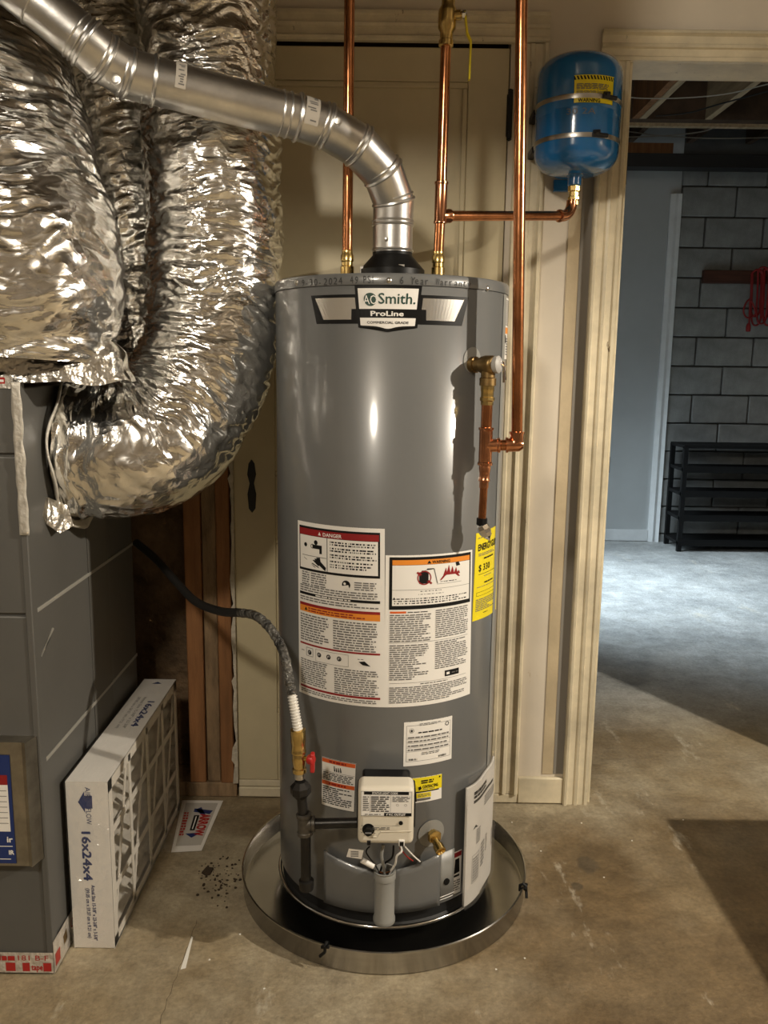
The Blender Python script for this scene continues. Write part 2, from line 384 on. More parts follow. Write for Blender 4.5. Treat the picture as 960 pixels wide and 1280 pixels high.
class Decal:
    """flat print on a surface: emb(u, v, h) -> point; uvpx(x, y) -> (u, v)"""
    def __init__(s, name, parent, corners, emb, base, step=.008, base_h=.0008, thick=True, label=None):
        s.emb = emb; s.q = corners; s.layers = {}; s.step = step; s.h0 = base_h
        s.W = math.dist(corners[0], corners[1]); s.H = math.dist(corners[0], corners[3])
        mb = MB(); nu = max(1, int(s.W/step)); nv = 1
        f = lambda a, b: emb(*s.st(a, b), base_h)
        mb.grid(f, nu, nv); o = len(mb.v)
        mb.grid(lambda a, b: emb(*s.st(a, b), 0), nu, nv)
        s.root = mb.build(name, base, parent, smooth=True)
        if label: s.root['label'] = label
    def st(s, a, b):
        (x0, y0), (x1, y1), (x2, y2), (x3, y3) = s.q
        return ((x0*(1-a)+x1*a)*(1-b)+(x3*(1-a)+x2*a)*b, (y0*(1-a)+y1*a)*(1-b)+(y3*(1-a)+y2*a)*b)
    def mb(s, m, name=None):
        k = (m.name, name or 'print')
        if k not in s.layers: s.layers[k] = (MB(), m, k[1])
        return s.layers[k][0]
    def quad(s, m, pts, lay=1, name=None):
        a = [Vector(p) for p in pts]; nu = max(1, int(math.ceil((a[1]-a[0]).length*s.W/s.step)))
        def f(i, j):
            p = (a[0]*(1-i)+a[1]*i)*(1-j)+(a[3]*(1-i)+a[2]*i)*j
            return s.emb(*s.st(p.x, p.y), s.h0+lay*.0004)
        s.mb(m, name).grid(f, nu, 1)
    def rect(s, m, x0, y0, x1, y1, lay=1, name=None): s.quad(m, [(x0, y0), (x1, y0), (x1, y1), (x0, y1)], lay, name)
    def frame(s, m, x0, y0, x1, y1, t, lay=1):
        tx, ty = t/s.W, t/s.H
        s.rect(m, x0, y0, x1, y0+ty, lay); s.rect(m, x0, y1-ty, x1, y1, lay); s.rect(m, x0, y0+ty, x0+tx, y1-ty, lay); s.rect(m, x1-tx, y0+ty, x1, y1-ty, lay)
    def poly(s, m, pts, lay=1, name=None):
        s.mb(m, name).add([s.emb(*s.st(*p), s.h0+lay*.0004) for p in pts], [tuple(range(len(pts)-1, -1, -1))])
    def disc(s, m, x, y, r, lay=1, n=20, ring=0, name=None):
        P = lambda rr, a: s.emb(*s.st(x+rr*math.cos(a)/s.W, y+rr*math.sin(a)/s.H), s.h0+lay*.0004)
        if ring:
            s.mb(m, name).add([P(r, 2*pi*i/n) for i in range(n)]+[P(r-ring, 2*pi*i/n) for i in range(n)], [(i, n+i, n+(i+1) % n, (i+1) % n) for i in range(n)])
        else: s.mb(m, name).add([P(r, -2*pi*i/n) for i in range(n)], [tuple(range(n))])
    def text(s, m, string, x0, y, x1, hgt, lay=2, bold=0, jit=0, name='lettering', rot=0):
        """fit string into [x0, x1] with baseline y and cap height hgt (fractions of the label)"""
        vs, fs = text_mesh(string)
        a0 = min(v[0] for v in vs); a1 = max(v[0] for v in vs); cap = .72
        offs = [(0, 0)] if not bold else [(0, 0), (bold, 0), (0, bold), (bold, bold), (-bold, 0), (0, -bold)]
        for k, (dx, dy) in enumerate(offs):
            if rot: pt = lambda vx, vy: (x0+(vy+dy)/cap*hgt, y+(vx+dx-a0)/(a1-a0)*(x1))
            else: pt = lambda vx, vy: (x0+(vx+dx-a0)/(a1-a0)*(x1-x0), y-(vy+dy)/cap*hgt)
            s.mb(m, name).add([s.emb(*s.st(*pt(vx, vy)), s.h0+lay*.0004+k*.00002) for vx, vy in vs], fs)
    def lines(s, m, x0, y0, x1, y1, n, fill=.50, lay=2, ragged=.25, name='fine_print'):
        hh = (y1-y0)/n
        for i in range(n):
            ya = y0+i*hh+hh*(1-fill)/2; yb = ya+hh*fill; x = x0
            end = x1-(x1-x0)*random.random()*ragged*(1 if random.random() < .4 else .15)
            while x < end:
                wd = (.004+.012*random.random())/s.W; q = min(x+wd, end)
                if q-x > .001/s.W: s.quad(m, [(x, ya), (q, ya), (q, yb), (x, yb)], lay, name)
                x = q+.0022/s.W
    def done(s):
        for mb, m, nm in s.layers.values():
            o = mb.build(nm.split('#')[0], m, s.root, smooth=False)
            if nm in ('print', 'lettering', 'fine_print', 'panel', 'logo_letters'): o['kind'] = 'stuff'
        return s.root
def tank_emb(u, v, h): a = u/TR; return cyl(a, v, TR+h)
def tank_label(name, px, base, parent, **k): return Decal(name, parent, [tank_uv(*p) for p in px], tank_emb, base, **k)

# ================================================================== STRUCTURE
WY, WB = 2.28, 2.40
FW = 6.10
fl = MB().box(-2.6, 4.6, -2.6, 6.4, -.1, 0).build('floor', M_CONC, None, smooth=False); struct(fl, 'stained bare concrete basement floor')
# near partition wall pieces (drywall)
def wallpiece(name, m, *b): o = box(name, m, None, *b); return struct(o)
wallpiece('wall_back_strip', M_WALL, .305, .60, WY, WB, 0, 2.12)
wallpiece('wall_back_above', M_WALL, -2.2, 3.6, WY, WB, 2.12, 3.05)
wallpiece('wall_back_header', M_WALL, .60, 1.545, WY, WB, 2.03, 2.12)
wallpiece('wall_back_right', M_WALL, 1.545, 3.6, WY, WB, 0, 2.12)
wallpiece('wall_back_leak_block', M_DARKW, -.43, .31, 2.34, WB, 0, 2.12)  # backing board added to stop light leaking round the closed door
wallpiece('wall_left', M_CEIL, -2.3, -2.2, -2.5, 2.4, 0, 2.75)
wallpiece('wall_right', M_CEIL, 3.6, 3.7, -2.5, 6.2, 0, 3.05)
wallpiece('wall_front', M_CEIL, -2.3, 3.7, -2.6, -2.5, 0, 2.75)
c_near = wallpiece('ceiling', M_CEIL, -2.3, 3.7, -2.6, 2.40, 2.75, 2.80)
bm = wallpiece('trim_1', M_WALL, -2.2, .02, .95, 1.20, 2.07, 2.75); bm['label'] = 'unseen ceiling box added to shade the upper door'  # added out of view to cut the near bulb's light off the upper door
bm = wallpiece('trim_1.001', M_WALL, 1.1, 3.6, .95, 1.20, 2.07, 2.75); bm['label'] = 'unseen ceiling box added near the right wall to shade the upper wall'  # added out of view to cut the right bulb's light high on the wall
# patch of yellowed paint on the strip between the doors
a0 = .470; struct(box('trim_2', M_STAINP, None, a0, .500, WY-.003, WY, .09, 1.66), 'yellowed vertical paint strip on narrow wall')
struct(box('trim_2.001', mat('casing_shadow_grey', (.24, .22, .19), .7), None, .502, .532, WY-.002, WY, .09, 2.0), 'grey vertical strip painted as the shadow of the doorway casing')  # the casing's cast shadow, put in as a grey strip

# unfinished wall at the left: studs, plate, insulation
ins = MB()
def insf(u, v):
    x = -2.2+u*1.75; z = v*2.12
    d = noise.noise(Vector((x*5, z*4, 1.3)))*.05+noise.noise(Vector((x*16, z*13, 4)))*.025+.02*math.cos(x*15.7)
    return (x, 2.375-max(-.02, d), z)
ins.grid(insf, 110, 130); wl = ins.build('wall_back_unfinished', M_INSUL, None); struct(wl, 'dark kraft insulation between open studs behind the furnace')
def stud(x0, x1, y0, y1, z0, z1, m=M_STUD, nm='stud'): return box(nm, m, wl, x0, x1, y0, y1, z0, z1, bevel=.003)
stud(-.556, -.509, 2.285, 2.40, .045, 2.12); stud(-.507, -.468, 2.292, 2.40, .045, 2.12, M_STUDO); stud(-.466, -.428, 2.283, 2.40, .045, 2.12)
for x in (-.96, -1.36, -1.76, -2.16): stud(x, x+.04, 2.29, 2.40, .045, 2.12)
stud(-2.2, -.42, 2.285, 2.40, 0, .045, M_STUDO, 'bottom_plate')
stud(-2.2, -.42, 2.40, 2.42, 0, 2.12, M_DARKW, 'sheathing')
# ragged plaster edge
pe = MB(); rr = random.Random(3)
z = .05
pts = []
while z < 2.1:
    pts.append((z, -.432+rr.random()*.014)); z += .012+rr.random()*.03
poly = [(-.414, .05)]+[(x, zz) for zz, x in pts]+[(-.414, 2.1)]
pe.prism(poly[::-1], lambda x, zz: (x, 2.272, zz), lambda x, zz: (x, 2.30, zz))
struct(pe.build('trim_3', M_PLASTER, None, smooth=False), 'ragged broken plaster edge beside the closed door')

# closed panel door
door = D.objects.new('door_1', None); COL.objects.link(door); door.location = (-.055, 2.30, 0); struct(door, 'closed cream painted panel door behind the water heater')
DX0, DX1 = -.414, .303
Yd = 2.286
stiles = [(DX0, -.300, .056, 2.045), (.20, DX1, .056, 2.045)]
for x0, x1, z0, z1 in stiles: box('stile', M_PAINT, door, x0, x1, Yd, 2.325, z0, z1, bevel=.002)
for z0, z1 in ((.056, .262), (.775, .950), (1.965, 2.045)): box('rail', M_PAINT, door, -.300, .20, Yd, 2.325, z0, z1, bevel=.002)
for z0, z1 in ((.262, .775), (.950, 1.965)):
    box('panel', M_PAINT, door, -.300, .20, Yd+.012, 2.32, z0, z1)
    mo = MB(); t = .014
    for (x0, x1, a, b) in ((-.300, .20, z0, z0+t), (-.300, .20, z1-t, z1), (-.300, -.300+t, z0+t, z1-t), (.20-t, .20, z0+t, z1-t)): mo.box(x0, x1, Yd+.003, Yd+.014, a, b)
    mo.build('panel_moulding', M_PAINT, door, bevel=.003)
box('bottom_board', M_PAINT2, door, DX0, DX1, Yd-.006, 2.32, 0.004, .034, bevel=.003); box('bottom_board', M_PAINT2, door, DX0, DX1, Yd-.003, 2.32, .036, .055, bevel=.002)
# keyhole plate
kp = MB(); pl = [(-.373, .86), (-.364, .848), (-.355, .86), (-.352, .90), (-.358, .93), (-.352, .955), (-.356, .985), (-.364, .996), (-.372, .985), (-.376, .955), (-.370, .93), (-.376, .90)]
kp.prism(pl, lambda x, z: (x, Yd-.004, z), lambda x, z: (x, Yd, z)); e = kp.build('keyhole_plate', M_BLACKIRON, door, bevel=.001)
e['label'] = 'black ornate keyhole plate'
for zc in (1.885, .33):
    h = MB(); h.tube([(.307, Yd-.008, zc-.055), (.307, Yd-.008, zc+.055)], .0065, 10); h.lathe([(.0001, -.008), (.007, -.004), (.004, 0)], (.307, Yd-.008, zc-.055)); h.lathe([(.004, 0), (.007, .004), (.0001, .008)], (.307, Yd-.008, zc+.055))
    h.box(.299, .307, Yd-.003, Yd, zc-.05, zc+.05)
    o = h.build('hinge', M_BLACKIRON, door); o['label'] = 'black butt hinge'

def casing(name, prof, a, b, axis, m, label):
    """profile (s, d): s across, d proud of wall"""
    mb = MB()
    if axis == 'z': mb.prism(prof, lambda s_, d: (s_, WY-d, a), lambda s_, d: (s_, WY-d, b))
    else: mb.prism(prof[::-1], lambda s_, d: (a, WY-d, s_), lambda s_, d: (b, WY-d, s_))
    return struct(mb.build(name, m, None, ang=25, bevel=0), label)
def prof(x0, x1, flip=False):
    w_ = x1-x0
    P = [(0, 0), (0, .016), (.05, .021), (.13, .022), (.17, .016), (.20, .013), (.42, .012), (.46, .016), (.56, .018), (.60, .012), (.82, .011), (.86, .015), (.97, .015), (1, .010), (1, 0)]
    if flip: P = [(1-s_, d) for s_, d in P][::-1]
    return [(x0+s_*w_, d) for s_, d in P][::-1]
casing('trim_4', prof(.318, .398, True), .032, 2.05, 'z', M_PAINT2, 'fluted cream door casing beside the water heater')
casing('trim_5', prof(2.052, 2.125), -.45, .398, 'x', M_PAINT2, 'fluted cream head casing over the closed door')
casing('trim_6', prof(.530, .603), .0, 2.012, 'z', M_PAINT2, 'worn fluted casing on the left of the open doorway')
casing('trim_7', prof(2.012, 2.086, True), .530, 1.62, 'x', M_PAINT2, 'fluted cream head casing over the open doorway')
casing('trim_8', prof(1.545, 1.62, True), 0, 2.012, 'z', M_PAINT2, 'fluted casing on the far side of the open doorway')
struct(box('trim_9', M_PAINT2, None, .598, .613, WY+.001, WB+.005, 0, 2.03, bevel=.001), 'cream door jamb with dark hinge gains')
struct(box('trim_10', M_PAINT2, None, .613, 1.535, WY+.001, WB+.005, 2.012, 2.03), 'cream head jamb of the open doorway')
struct(box('trim_11', M_PAINT2, None, 1.535, 1.55, WY+.001, WB+.005, 0, 2.03), 'cream jamb on the far side of the doorway')
for x, y0, y1 in ((777, 193, 232), (758, 570, 590)):
    p0 = atY(x, y0, WY+.02); p1 = atY(x, y1, WY+.02)
    struct(box('trim_12', M_BLACKIRON, None, .6115, .6150, WY+.004, WY+.04, p1.z, p0.z), 'black hinge leaf left on the doorway jamb')
bb = box('baseboard_back', M_PAINT2, None, .398, .530, WY-.014, WY, 0.002, .082, bevel=.004); struct(bb, 'short cream baseboard between the two doors')
struct(box('baseboard_back.001', M_PAINT2, None, .306, .398, WY-.012, WY, 0.002, .030, bevel=.003), 'low plinth strip under the door casing')

# far room
wallpiece('wall_far_left', M_FARW, .3, atY(842, 400, FW-.03).x, FW, FW+.1, 0, 3.05)['label'] = 'pale painted board wall at the end of the far room'
casx0, casx1 = atY(826, 640, FW-.02).x, atY(826, 640, FW-.02).x
C0 = atY(829, 400, FW-.03).x; C1 = atY(842, 400, FW-.03).x
CT = atY(850, 242, FW-.03).z
cp = MB(); P_ = [(C0, 0), (C0, .018), (C0+.03, .03), (C0+.05, .024), (C1-.015, .026), (C1, .035), (C1, 0)]
cp.prism(P_[::-1], lambda s_, d: (s_, FW-d, .0), lambda s_, d: (s_, FW-d, CT)); struct(cp.build('trim_13', M_FART, None, ang=25), 'tall white trim board edging the block wall')
struct(box('baseboard_far', M_FART, None, .4, C0, FW-.018, FW, .002, .088, bevel=.004), 'white baseboard along the pale far wall')
wf = box('wall_far', M_MORTAR, None, C1, 3.6, FW+.004, FW+.2, 0, 3.05); struct(wf, 'grey concrete block wall of the far room')
# blocks: coursing taken from the joints seen in the photograph
BH, BW, J = .2032, .4064, .010
zj = atY(880, 272, FW).z
course0 = zj-math.floor(zj/BH)*BH
xj = atY(919, 253, FW).x         # a head joint in the course above zj
bm_ = {}
def block_mesh(wd):
    k = round(wd, 3)
    if k not in bm_:
        o = MB().box(-wd/2, wd/2, 0, .03, -BH/2+J/2, BH/2-J/2).build('concrete_block', M_BLOCK, None, bevel=0)
        me = o.data; D.objects.remove(o)
        import bmesh
        b = bmesh.new(); b.from_mesh(me); bmesh.ops.bevel(b, geom=[e for e in b.edges], offset=.005, segments=1, affect='EDGES'); b.to_mesh(me); b.free()
        bm_[k] = me
    return bm_[k]
nc = int(2.75/BH)+1
kz = math.floor(zj/BH)
for i in range(-1, 14):
    z0 = course0+i*BH; z1 = z0+BH
    if z1 <= .02 or z0 > 2.7: continue
    off = xj if (i-kz) % 2 == 0 else xj-BW/2
    xs = off-math.floor((off-C1)/BW)*BW-BW
    while xs < 3.6:
        a = max(xs, C1)+J/2; b = min(xs+BW, 3.6)-J/2
        if b-a > .03:
            o = D.objects.new('concrete_block', block_mesh(b-a)); COL.objects.link(o); o.parent = wf
            o.location = ((a+b)/2, FW-.022+random.uniform(-.0025, .0025), (z0+z1)/2)
        xs += BW
# far room's other walls, glazed door at the left, ceiling
wallpiece('wall_far_side', M_FARW, .30, .42, WB, 3.95, 0, 3.05); wallpiece('wall_far_side.001', M_FARW, .30, .42, 5.55, FW, 0, 3.05); wallpiece('wall_far_side.002', M_FARW, .30, .42, 3.95, 5.55, 2.08, 3.05)
gd = D.objects.new('door_2', None); COL.objects.link(gd); gd.location = (.36, 4.75, 0); struct(gd, 'glazed outside door letting daylight into the far room')
for y0, y1, z0, z1 in ((3.95, 4.0, 0, 2.08), (5.50, 5.55, 0, 2.08), (4.72, 4.78, 0, 2.08), (3.95, 5.55, 0, .06), (3.95, 5.55, 2.03, 2.08)): box('door_frame', M_FART, gd, .335, .385, y0, y1, z0, z1)
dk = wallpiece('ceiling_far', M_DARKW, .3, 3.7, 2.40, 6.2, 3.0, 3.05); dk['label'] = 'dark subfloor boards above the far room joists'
JZ = 2.78
def joist_at(px, py):
    d = ray(px, py); t = (JZ-CH)/d.z; return (CAMLOC+d*t).x
x_a = joist_at(853, 103)
for k in range(-4, 9):
    x = x_a-.03+k*.405
    if x < .45 or x > 3.5: continue
    box('joist', M_JOIST if k != 2 else M_STUDO, dk, x, x+.04, 2.42, 5.54, JZ, 3.0)
box('joist', M_STUD, dk, x_a-.075, x_a-.034, 2.42, 5.54, JZ+.0, 3.0)
box('girder', M_DARKW, dk, .45, 3.55, 5.54, 5.62, JZ, 3.0)
box('ledger', M_JOIST, dk, .45, 3.55, 5.62, 5.66, JZ-.02, JZ+.02)
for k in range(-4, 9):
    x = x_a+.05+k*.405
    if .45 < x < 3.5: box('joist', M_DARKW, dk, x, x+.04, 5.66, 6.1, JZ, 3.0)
b0 = atY(870, 209, 5.75).z; b1 = atY(870, 192, 5.75).z
sb = MB().box(.45, 3.58, 5.75, 5.87, b0, b0+.012).box(.45, 3.58, 5.75, 5.87, b1-.012, b1).box(.45, 3.58, 5.752, 5.76, b0+.012, b1-.012)
tag(sb.build('steel_beam', M_BLACKIRON, None), 'black steel beam spanning the far room under the joists', 'beam')
q0 = atY(779, 192, 5.9); q1 = atY(842, 181, 5.9)
struct(box('trim_14', M_STUD, None, q0.x-1.0, q1.x, 5.9, 5.95, b1, b1+.1), 'reddish wood plate above the steel beam')


# ================================================================== WATER HEATER
wh = thing('water_heater', 'tall grey gas water heater standing in a round metal drain pan', 'water heater', (TX, TY, .02))
ZB = atY(470, 1141, TY-TR).z            # lower edge of the jacket
ZR = 1.4045                             # underside of the lid band
mb = MB(); mb.lathe([(TR-.004, ZB), (TR-.001, ZB+.001), (TR, ZB+.004), (TR, ZR-.002), (TR-.002, ZR), (TR-.01, ZR)], (TX, TY, 0), n=128, caps=False); mb.build('tank_jacket', M_TANK, wh, ang=50)
mb = MB(); mb.lathe([(TR-.012, ZR-.001), (TR+.0015, ZR), (TR+.002, ZR+.002), (TR+.0012, TTOP-.004), (TR-.002, TTOP-.0005), (TR-.006, TTOP), (TR-.012, TTOP-.004), (.05, TTOP-.001)], (TX, TY, 0), n=128); lid = mb.build('lid', M_TANK, wh, ang=50)
mb = MB(); mb.lathe([(TR-.05, .004), (TR-.05, .040), (TR-.006, .044), (TR-.012, .050), (TR-.012, ZB+.006)], (TX, TY, 0), n=96); mb.build('base_skirt', M_SKIRT, wh)
mb = MB(); mb.lathe([(TR+.0045*math.cos(t)+.001, .0475+.0045*math.sin(t)) for t in [2*pi*k/12 for k in range(13)]], (TX, TY, 0), n=96, caps=False); o = mb.build('base_ring', M_CHROME, wh); o['label'] = 'bright metal foot ring'
# jacket seam at the right
u0, v0 = tank_uv(612, 850)
a_ = u0/TR
MB().grid(lambda i, j: cyl(a_+.09*i, ZB+.01+j*(ZR-ZB-.012), TR+.0012+.0008*math.sin(pi*i)), 4, 1).build('jacket_seam', M_TANKL, wh)
# lid screws
for px, py in ((371, 353), (486, 350.5), (609, 360.5)):
    u, v = tank_uv(px, py, TR+.002); p = cyl(u/TR, v, TR+.001); n = Vector((math.sin(u/TR), -math.cos(u/TR), 0))
    MB().lathe([(.0055, 0), (.0055, .001), (.0035, .003), (.0001, .0035)], p, n, 12).build('lid_screw', M_STEEL, wh)
# handwriting on the lid band
def lid_emb(u, v, h): a = u/TR; return cyl(a, v, TR+.0022+h)
def hand(string, pts, hgt):
    """each character along the band with a little wobble"""
    rnd = random.Random(string); mbx = MB(); n = len(string)
    (xa, ya), (xb, yb) = pts; ua, va = tank_uv(xa, ya, TR+.002); ub, vb = tank_uv(xb, yb, TR+.002)
    for i, ch in enumerate(string):
        if ch == ' ': continue
        vs_, fs_ = text_mesh(ch); c = (i+.1)/n; u = ua+(ub-ua)*c; v = va+(vb-va)*c; sc = (ub-ua)/n/.62; rot = rnd.uniform(-.12, .12); sh = rnd.uniform(-.06, .06)
        x0 = min(q[0] for q in vs_)
        wd = max(q[0] for q in vs_)-x0; sx = min(1., .52/max(wd, .05))
        out = []
        for x, y in vs_:
            X = (x-x0)*sx; Y = y*hgt/.72/sc
            out.append(lid_emb(u+(X*math.cos(rot)-Y*math.sin(rot))*sc, v+(X*math.sin(rot)+Y*math.cos(rot)+sh*.3)*sc, .0004))
        mbx.add(out, fs_)
    mbx.build('handwriting', M_MARK, lid, smooth=False)['kind'] = 'stuff'
hand('9-30-2024', [(378, 358.3), (430, 355.2)], .0135); hand('49 PSI', [(438, 354.8), (471, 354.0)], .0145); hand('6 Year', [(499, 354.6), (537, 356.0)], .0145); hand('Warranty', [(543, 356.2), (588, 358.8)], .0135)

# --- brand badge
bd = tank_label('brand_badge', [(389, 369.6), (585.4, 371.7), (577, 407.3), (396, 405)], M_BLACK, wh); bd.root['label'] = 'black and silver winged brand badge'
for q in ([(.033, .10), (.32, .10), (.32, .56), (.295, .86), (.065, .86)], ):
    pass
bd.quad(M_SILVER, [(.030, .11), (.30, .11), (.30, .86), (.065, .86)], 1, 'wing'); bd.quad(M_SILVER, [(.70, .11), (.970, .11), (.935, .86), (.70, .86)], 1, 'wing#2')
bd.quad(M_BLACK, [(.272, .50), (.32, .50), (.32, .9), (.262, .9)], 2, 'wing_edge'); bd.quad(M_BLACK, [(.68, .50), (.728, .50), (.738, .9), (.68, .9)], 2, 'wing_edge#2')
bd.quad(M_BLACK, [(.305, -.30), (.685, -.30), (.685, 1.13), (.305, 1.13)], 3, 'centre_plate')
bd.quad(M_BLACK, [(.305, 1.13), (.685, 1.13), (.50, 1.27), (.49, 1.27)], 3, 'centre_plate')
bd.rect(M_WHITE, .322, -.20, .668, .50, 4, 'white_field'); bd.quad(M_WHITE, [(.322, .80), (.668, .80), (.668, 1.06), (.322, 1.06)], 4, 'white_field#2'); bd.quad(M_WHITE, [(.322, 1.06), (.668, 1.06), (.50, 1.17), (.49, 1.17)], 4, 'white_field#2')
bd.disc(M_GREEN, .392, .18, .0128, 5, 28, name='logo_oval'); bd.text(M_WHITE, 'AO', .352, .34, .432, .32, 6, name='logo_letters')
bd.text(M_GREEN, 'Smith.', .440, .32, .655, .37, 5, bold=.012); bd.text(M_WHITE, 'ProLine', .392, .735, .590, .17, 5, bold=.03); bd.text(M_INK, 'COMMERCIAL GRADE', .365, 1.0, .625, .085, 5, bold=.02)
bd.done()

# --- danger label
W_, K = M_WHITE, M_INK
d = tank_label('danger_label', [(372.6, 650), (481, 661), (481, 884), (374.5, 864)], W_, wh); d.root['label'] = 'tall white danger label with red and orange bands'
d.rect(K, .03, .022, .955, .272, 1); d.rect(M_RED, .035, .034, .945, .070, 2); d.rect(W_, .045, .072, .935, .258, 2, 'panel')
d.poly(W_, [(.30, .062), (.335, .062), (.3175, .042)], 3, 'lettering'); d.text(W_, 'DANGER', .36, .064, .57, .020, 3, bold=.02)
d.rect(K, .405, .072, .412, .258, 3)
d.disc(K, .13, .125, .0045, 3, 12); d.disc(K, .27, .105, .005, 3, 12); d.rect(K, .225, .118, .34, .140, 3); d.rect(K, .315, .118, .345, .165, 3); d.disc(K, .225, .128, .005, 3, 12, ring=.0014)
d.rect(M_INKG, .08, .183, .40, .186, 3); d.quad(M_INKG, [(.10, .198), (.112, .198), (.27, .245), (.25, .245)], 3)
hand_ = [(.22, .212), (.25, .205), (.285, .222), (.255, .196), (.27, .192), (.30, .214), (.285, .188), (.30, .187), (.33, .214), (.39, .235), (.39, .257), (.33, .250), (.29, .236), (.25, .230), (.235, .224)]
d.quad(K, [(.27, .216), (.33, .208), (.395, .238), (.385, .257)], 3)
for xa, ya in ((.225, .206), (.25, .197), (.275, .190), (.30, .188)): d.quad(K, [(xa, ya), (xa+.02, ya-.003), (.335, .22), (.30, .235)], 3)
d.quad(K, [(.21, .226), (.225, .222), (.30, .238), (.31, .246)], 3)
for k_, (ya, n_) in enumerate(((.084, 2), (.118, 2), (.154, 2), (.190, 1), (.208, 2))): d.lines(K, .44, ya, .92, ya+.0135*n_, n_, .62)
d.lines(M_INKG, .07, .275, .18, .355, 6); d.lines(M_INKG, .20, .275, .40, .355, 6)
d.disc(K, .615, .318, .0092, 2, 22); d.disc(W_, .60, .312, .0028, 3, 12, name='panel'); d.quad(W_, [(.575, .325), (.64, .318), (.65, .34), (.585, .343)], 3, 'panel'); d.lines(M_INKG, .70, .295, .92, .345, 4)
d.lines(M_INKG, .04, .352, .94, .392, 3)
d.rect(K, .03, .397, .955, .412, 1); d.lines(W_, .26, .400, .66, .409, 1, .8, 2); d.lines(M_INKG, .04, .418, .94, .445, 2)
d.rect(M_RED, .03, .458, .955, .474, 1); d.rect(M_ORANGE, .03, .474, .955, .510, 1); d.poly(K, [(.105, .500), (.145, .500), (.125, .480)], 2); d.lines(M_RED, .16, .478, .82, .505, 2)
d.lines(M_INKG, .04, .520, .42, .680, 11); d.lines(M_INKG, .47, .520, .93, .690, 12)
d.rect(M_RED, .03, .692, .955, .702, 1)
d.lines(M_INKG, .05, .735, .11, .742, 1)
for xa, sz in ((.125, .095), (.265, .07), (.38, .07), (.50, .07)):
    d.frame(M_INKG, xa, .715 if sz > .08 else .722, xa+sz, .765, .0009, 2) if sz > .08 else None
    d.disc(K, xa+sz*.5, .742, .0052, 2, 14, ring=.0022); d.quad(K, [(xa+sz*.45, .74), (xa+sz*.6, .735), (xa+sz*.7, .752), (xa+sz*.5, .755)], 3)
d.frame(M_INKG, .255, .712, .635, .782, .0006, 2); d.quad(K, [(.74, .745), (.80, .74), (.86, .768), (.78, .762)], 2); d.lines(M_INKG, .73, .727, .80, .734, 1)
d.lines(M_INKG, .04, .785, .40, .935, 12); d.lines(M_INKG, .48, .792, .94, .945, 12)
d.rect(M_RED, .03, .945, .955, .957, 1); d.lines(M_INKG, .04, .962, .92, .985, 2); d.done()

# --- warning label
d = tank_label('warning_label', [(482, 694), (590, 687), (587, 867), (480, 884)], W_, wh); d.root['label'] = 'white flammable vapour warning label with orange header'
d.rect(K, .04, .012, .975, .350, 1); d.rect(M_ORANGE, .07, .030, .955, .062, 2); d.rect(W_, .07, .064, .955, .325, 2, 'panel')
d.poly(K, [(.43, .057), (.475, .057), (.4525, .036)], 3); d.text(K, 'WARNING', .485, .057, .69, .019, 3, bold=.02)
d.disc(M_RED, .40, .148, .0150, 3, 30, ring=.0024, name='prohibition_sign'); d.rect(K, .345, .110, .445, .185, 3); d.rect(K, .37, .100, .42, .112, 3); d.quad(M_RED, [(.315, .115), (.33, .105), (.487, .183), (.472, .192)], 4, 'prohibition_sign')
d.quad(K, [(.42, .098), (.43, .088), (.50, .088), (.50, .094)], 4); d.quad(M_INKG, [(.50, .09), (.51, .09), (.55, .19), (.54, .19)], 3)
d.quad(M_RED, [(.57, .172), (.62, .135), (.78, .130), (.82, .158)], 3, 'flame')
for xa, xb, yt in ((.62, .66, .095), (.655, .70, .078), (.70, .745, .088), (.745, .79, .098), (.78, .82, .118)): d.quad(M_RED, [(xa+.02, yt), (xa+.024, yt), (xb, .14), (xa-.01, .14)], 3, 'flame')
d.quad(K, [(.76, .065), (.80, .060), (.82, .085), (.77, .090)], 3); d.rect(M_INKG, .54, .193, .84, .195, 3); d.lines(K, .58, .176, .78, .186, 1); d.rect(M_INKG, .07, .222, .955, .224, 3)
d.lines(K, .36, .230, .66, .240, 1); d.lines(M_INKG, .34, .250, .70, .259, 1); d.lines(K, .09, .274, .92, .318, 3); d.poly(K, [(.075, .285), (.105, .285), (.09, .268)], 3)
d.rect(M_ORED, .05, .362, .215, .375, 1); d.lines(K, .23, .364, .46, .374, 1)
d.lines(M_INKG, .05, .380, .48, .565, 13); d.lines(M_INKG, .53, .362, .945, .555, 14)
d.rect(M_INKG, .04, .568, .945, .570, 1)
d.lines(M_INKG, .05, .580, .46, .82, 17, ragged=.5); d.lines(M_INKG, .53, .576, .945, .765, 14, ragged=.5)
d.rect(K, .645, .785, .825, .825, 1, 'ink_badge'); d.lines(W_, .665, .796, .72, .815, 1, .9, 2); d.lines(M_INKG, .73, .800, .81, .812, 1)
d.rect(M_INKG, .05, .838, .93, .840, 1); d.lines(K, .37, .846, .70, .855, 1); d.lines(M_INKG, .05, .862, .945, .975, 9, ragged=.4); d.done()

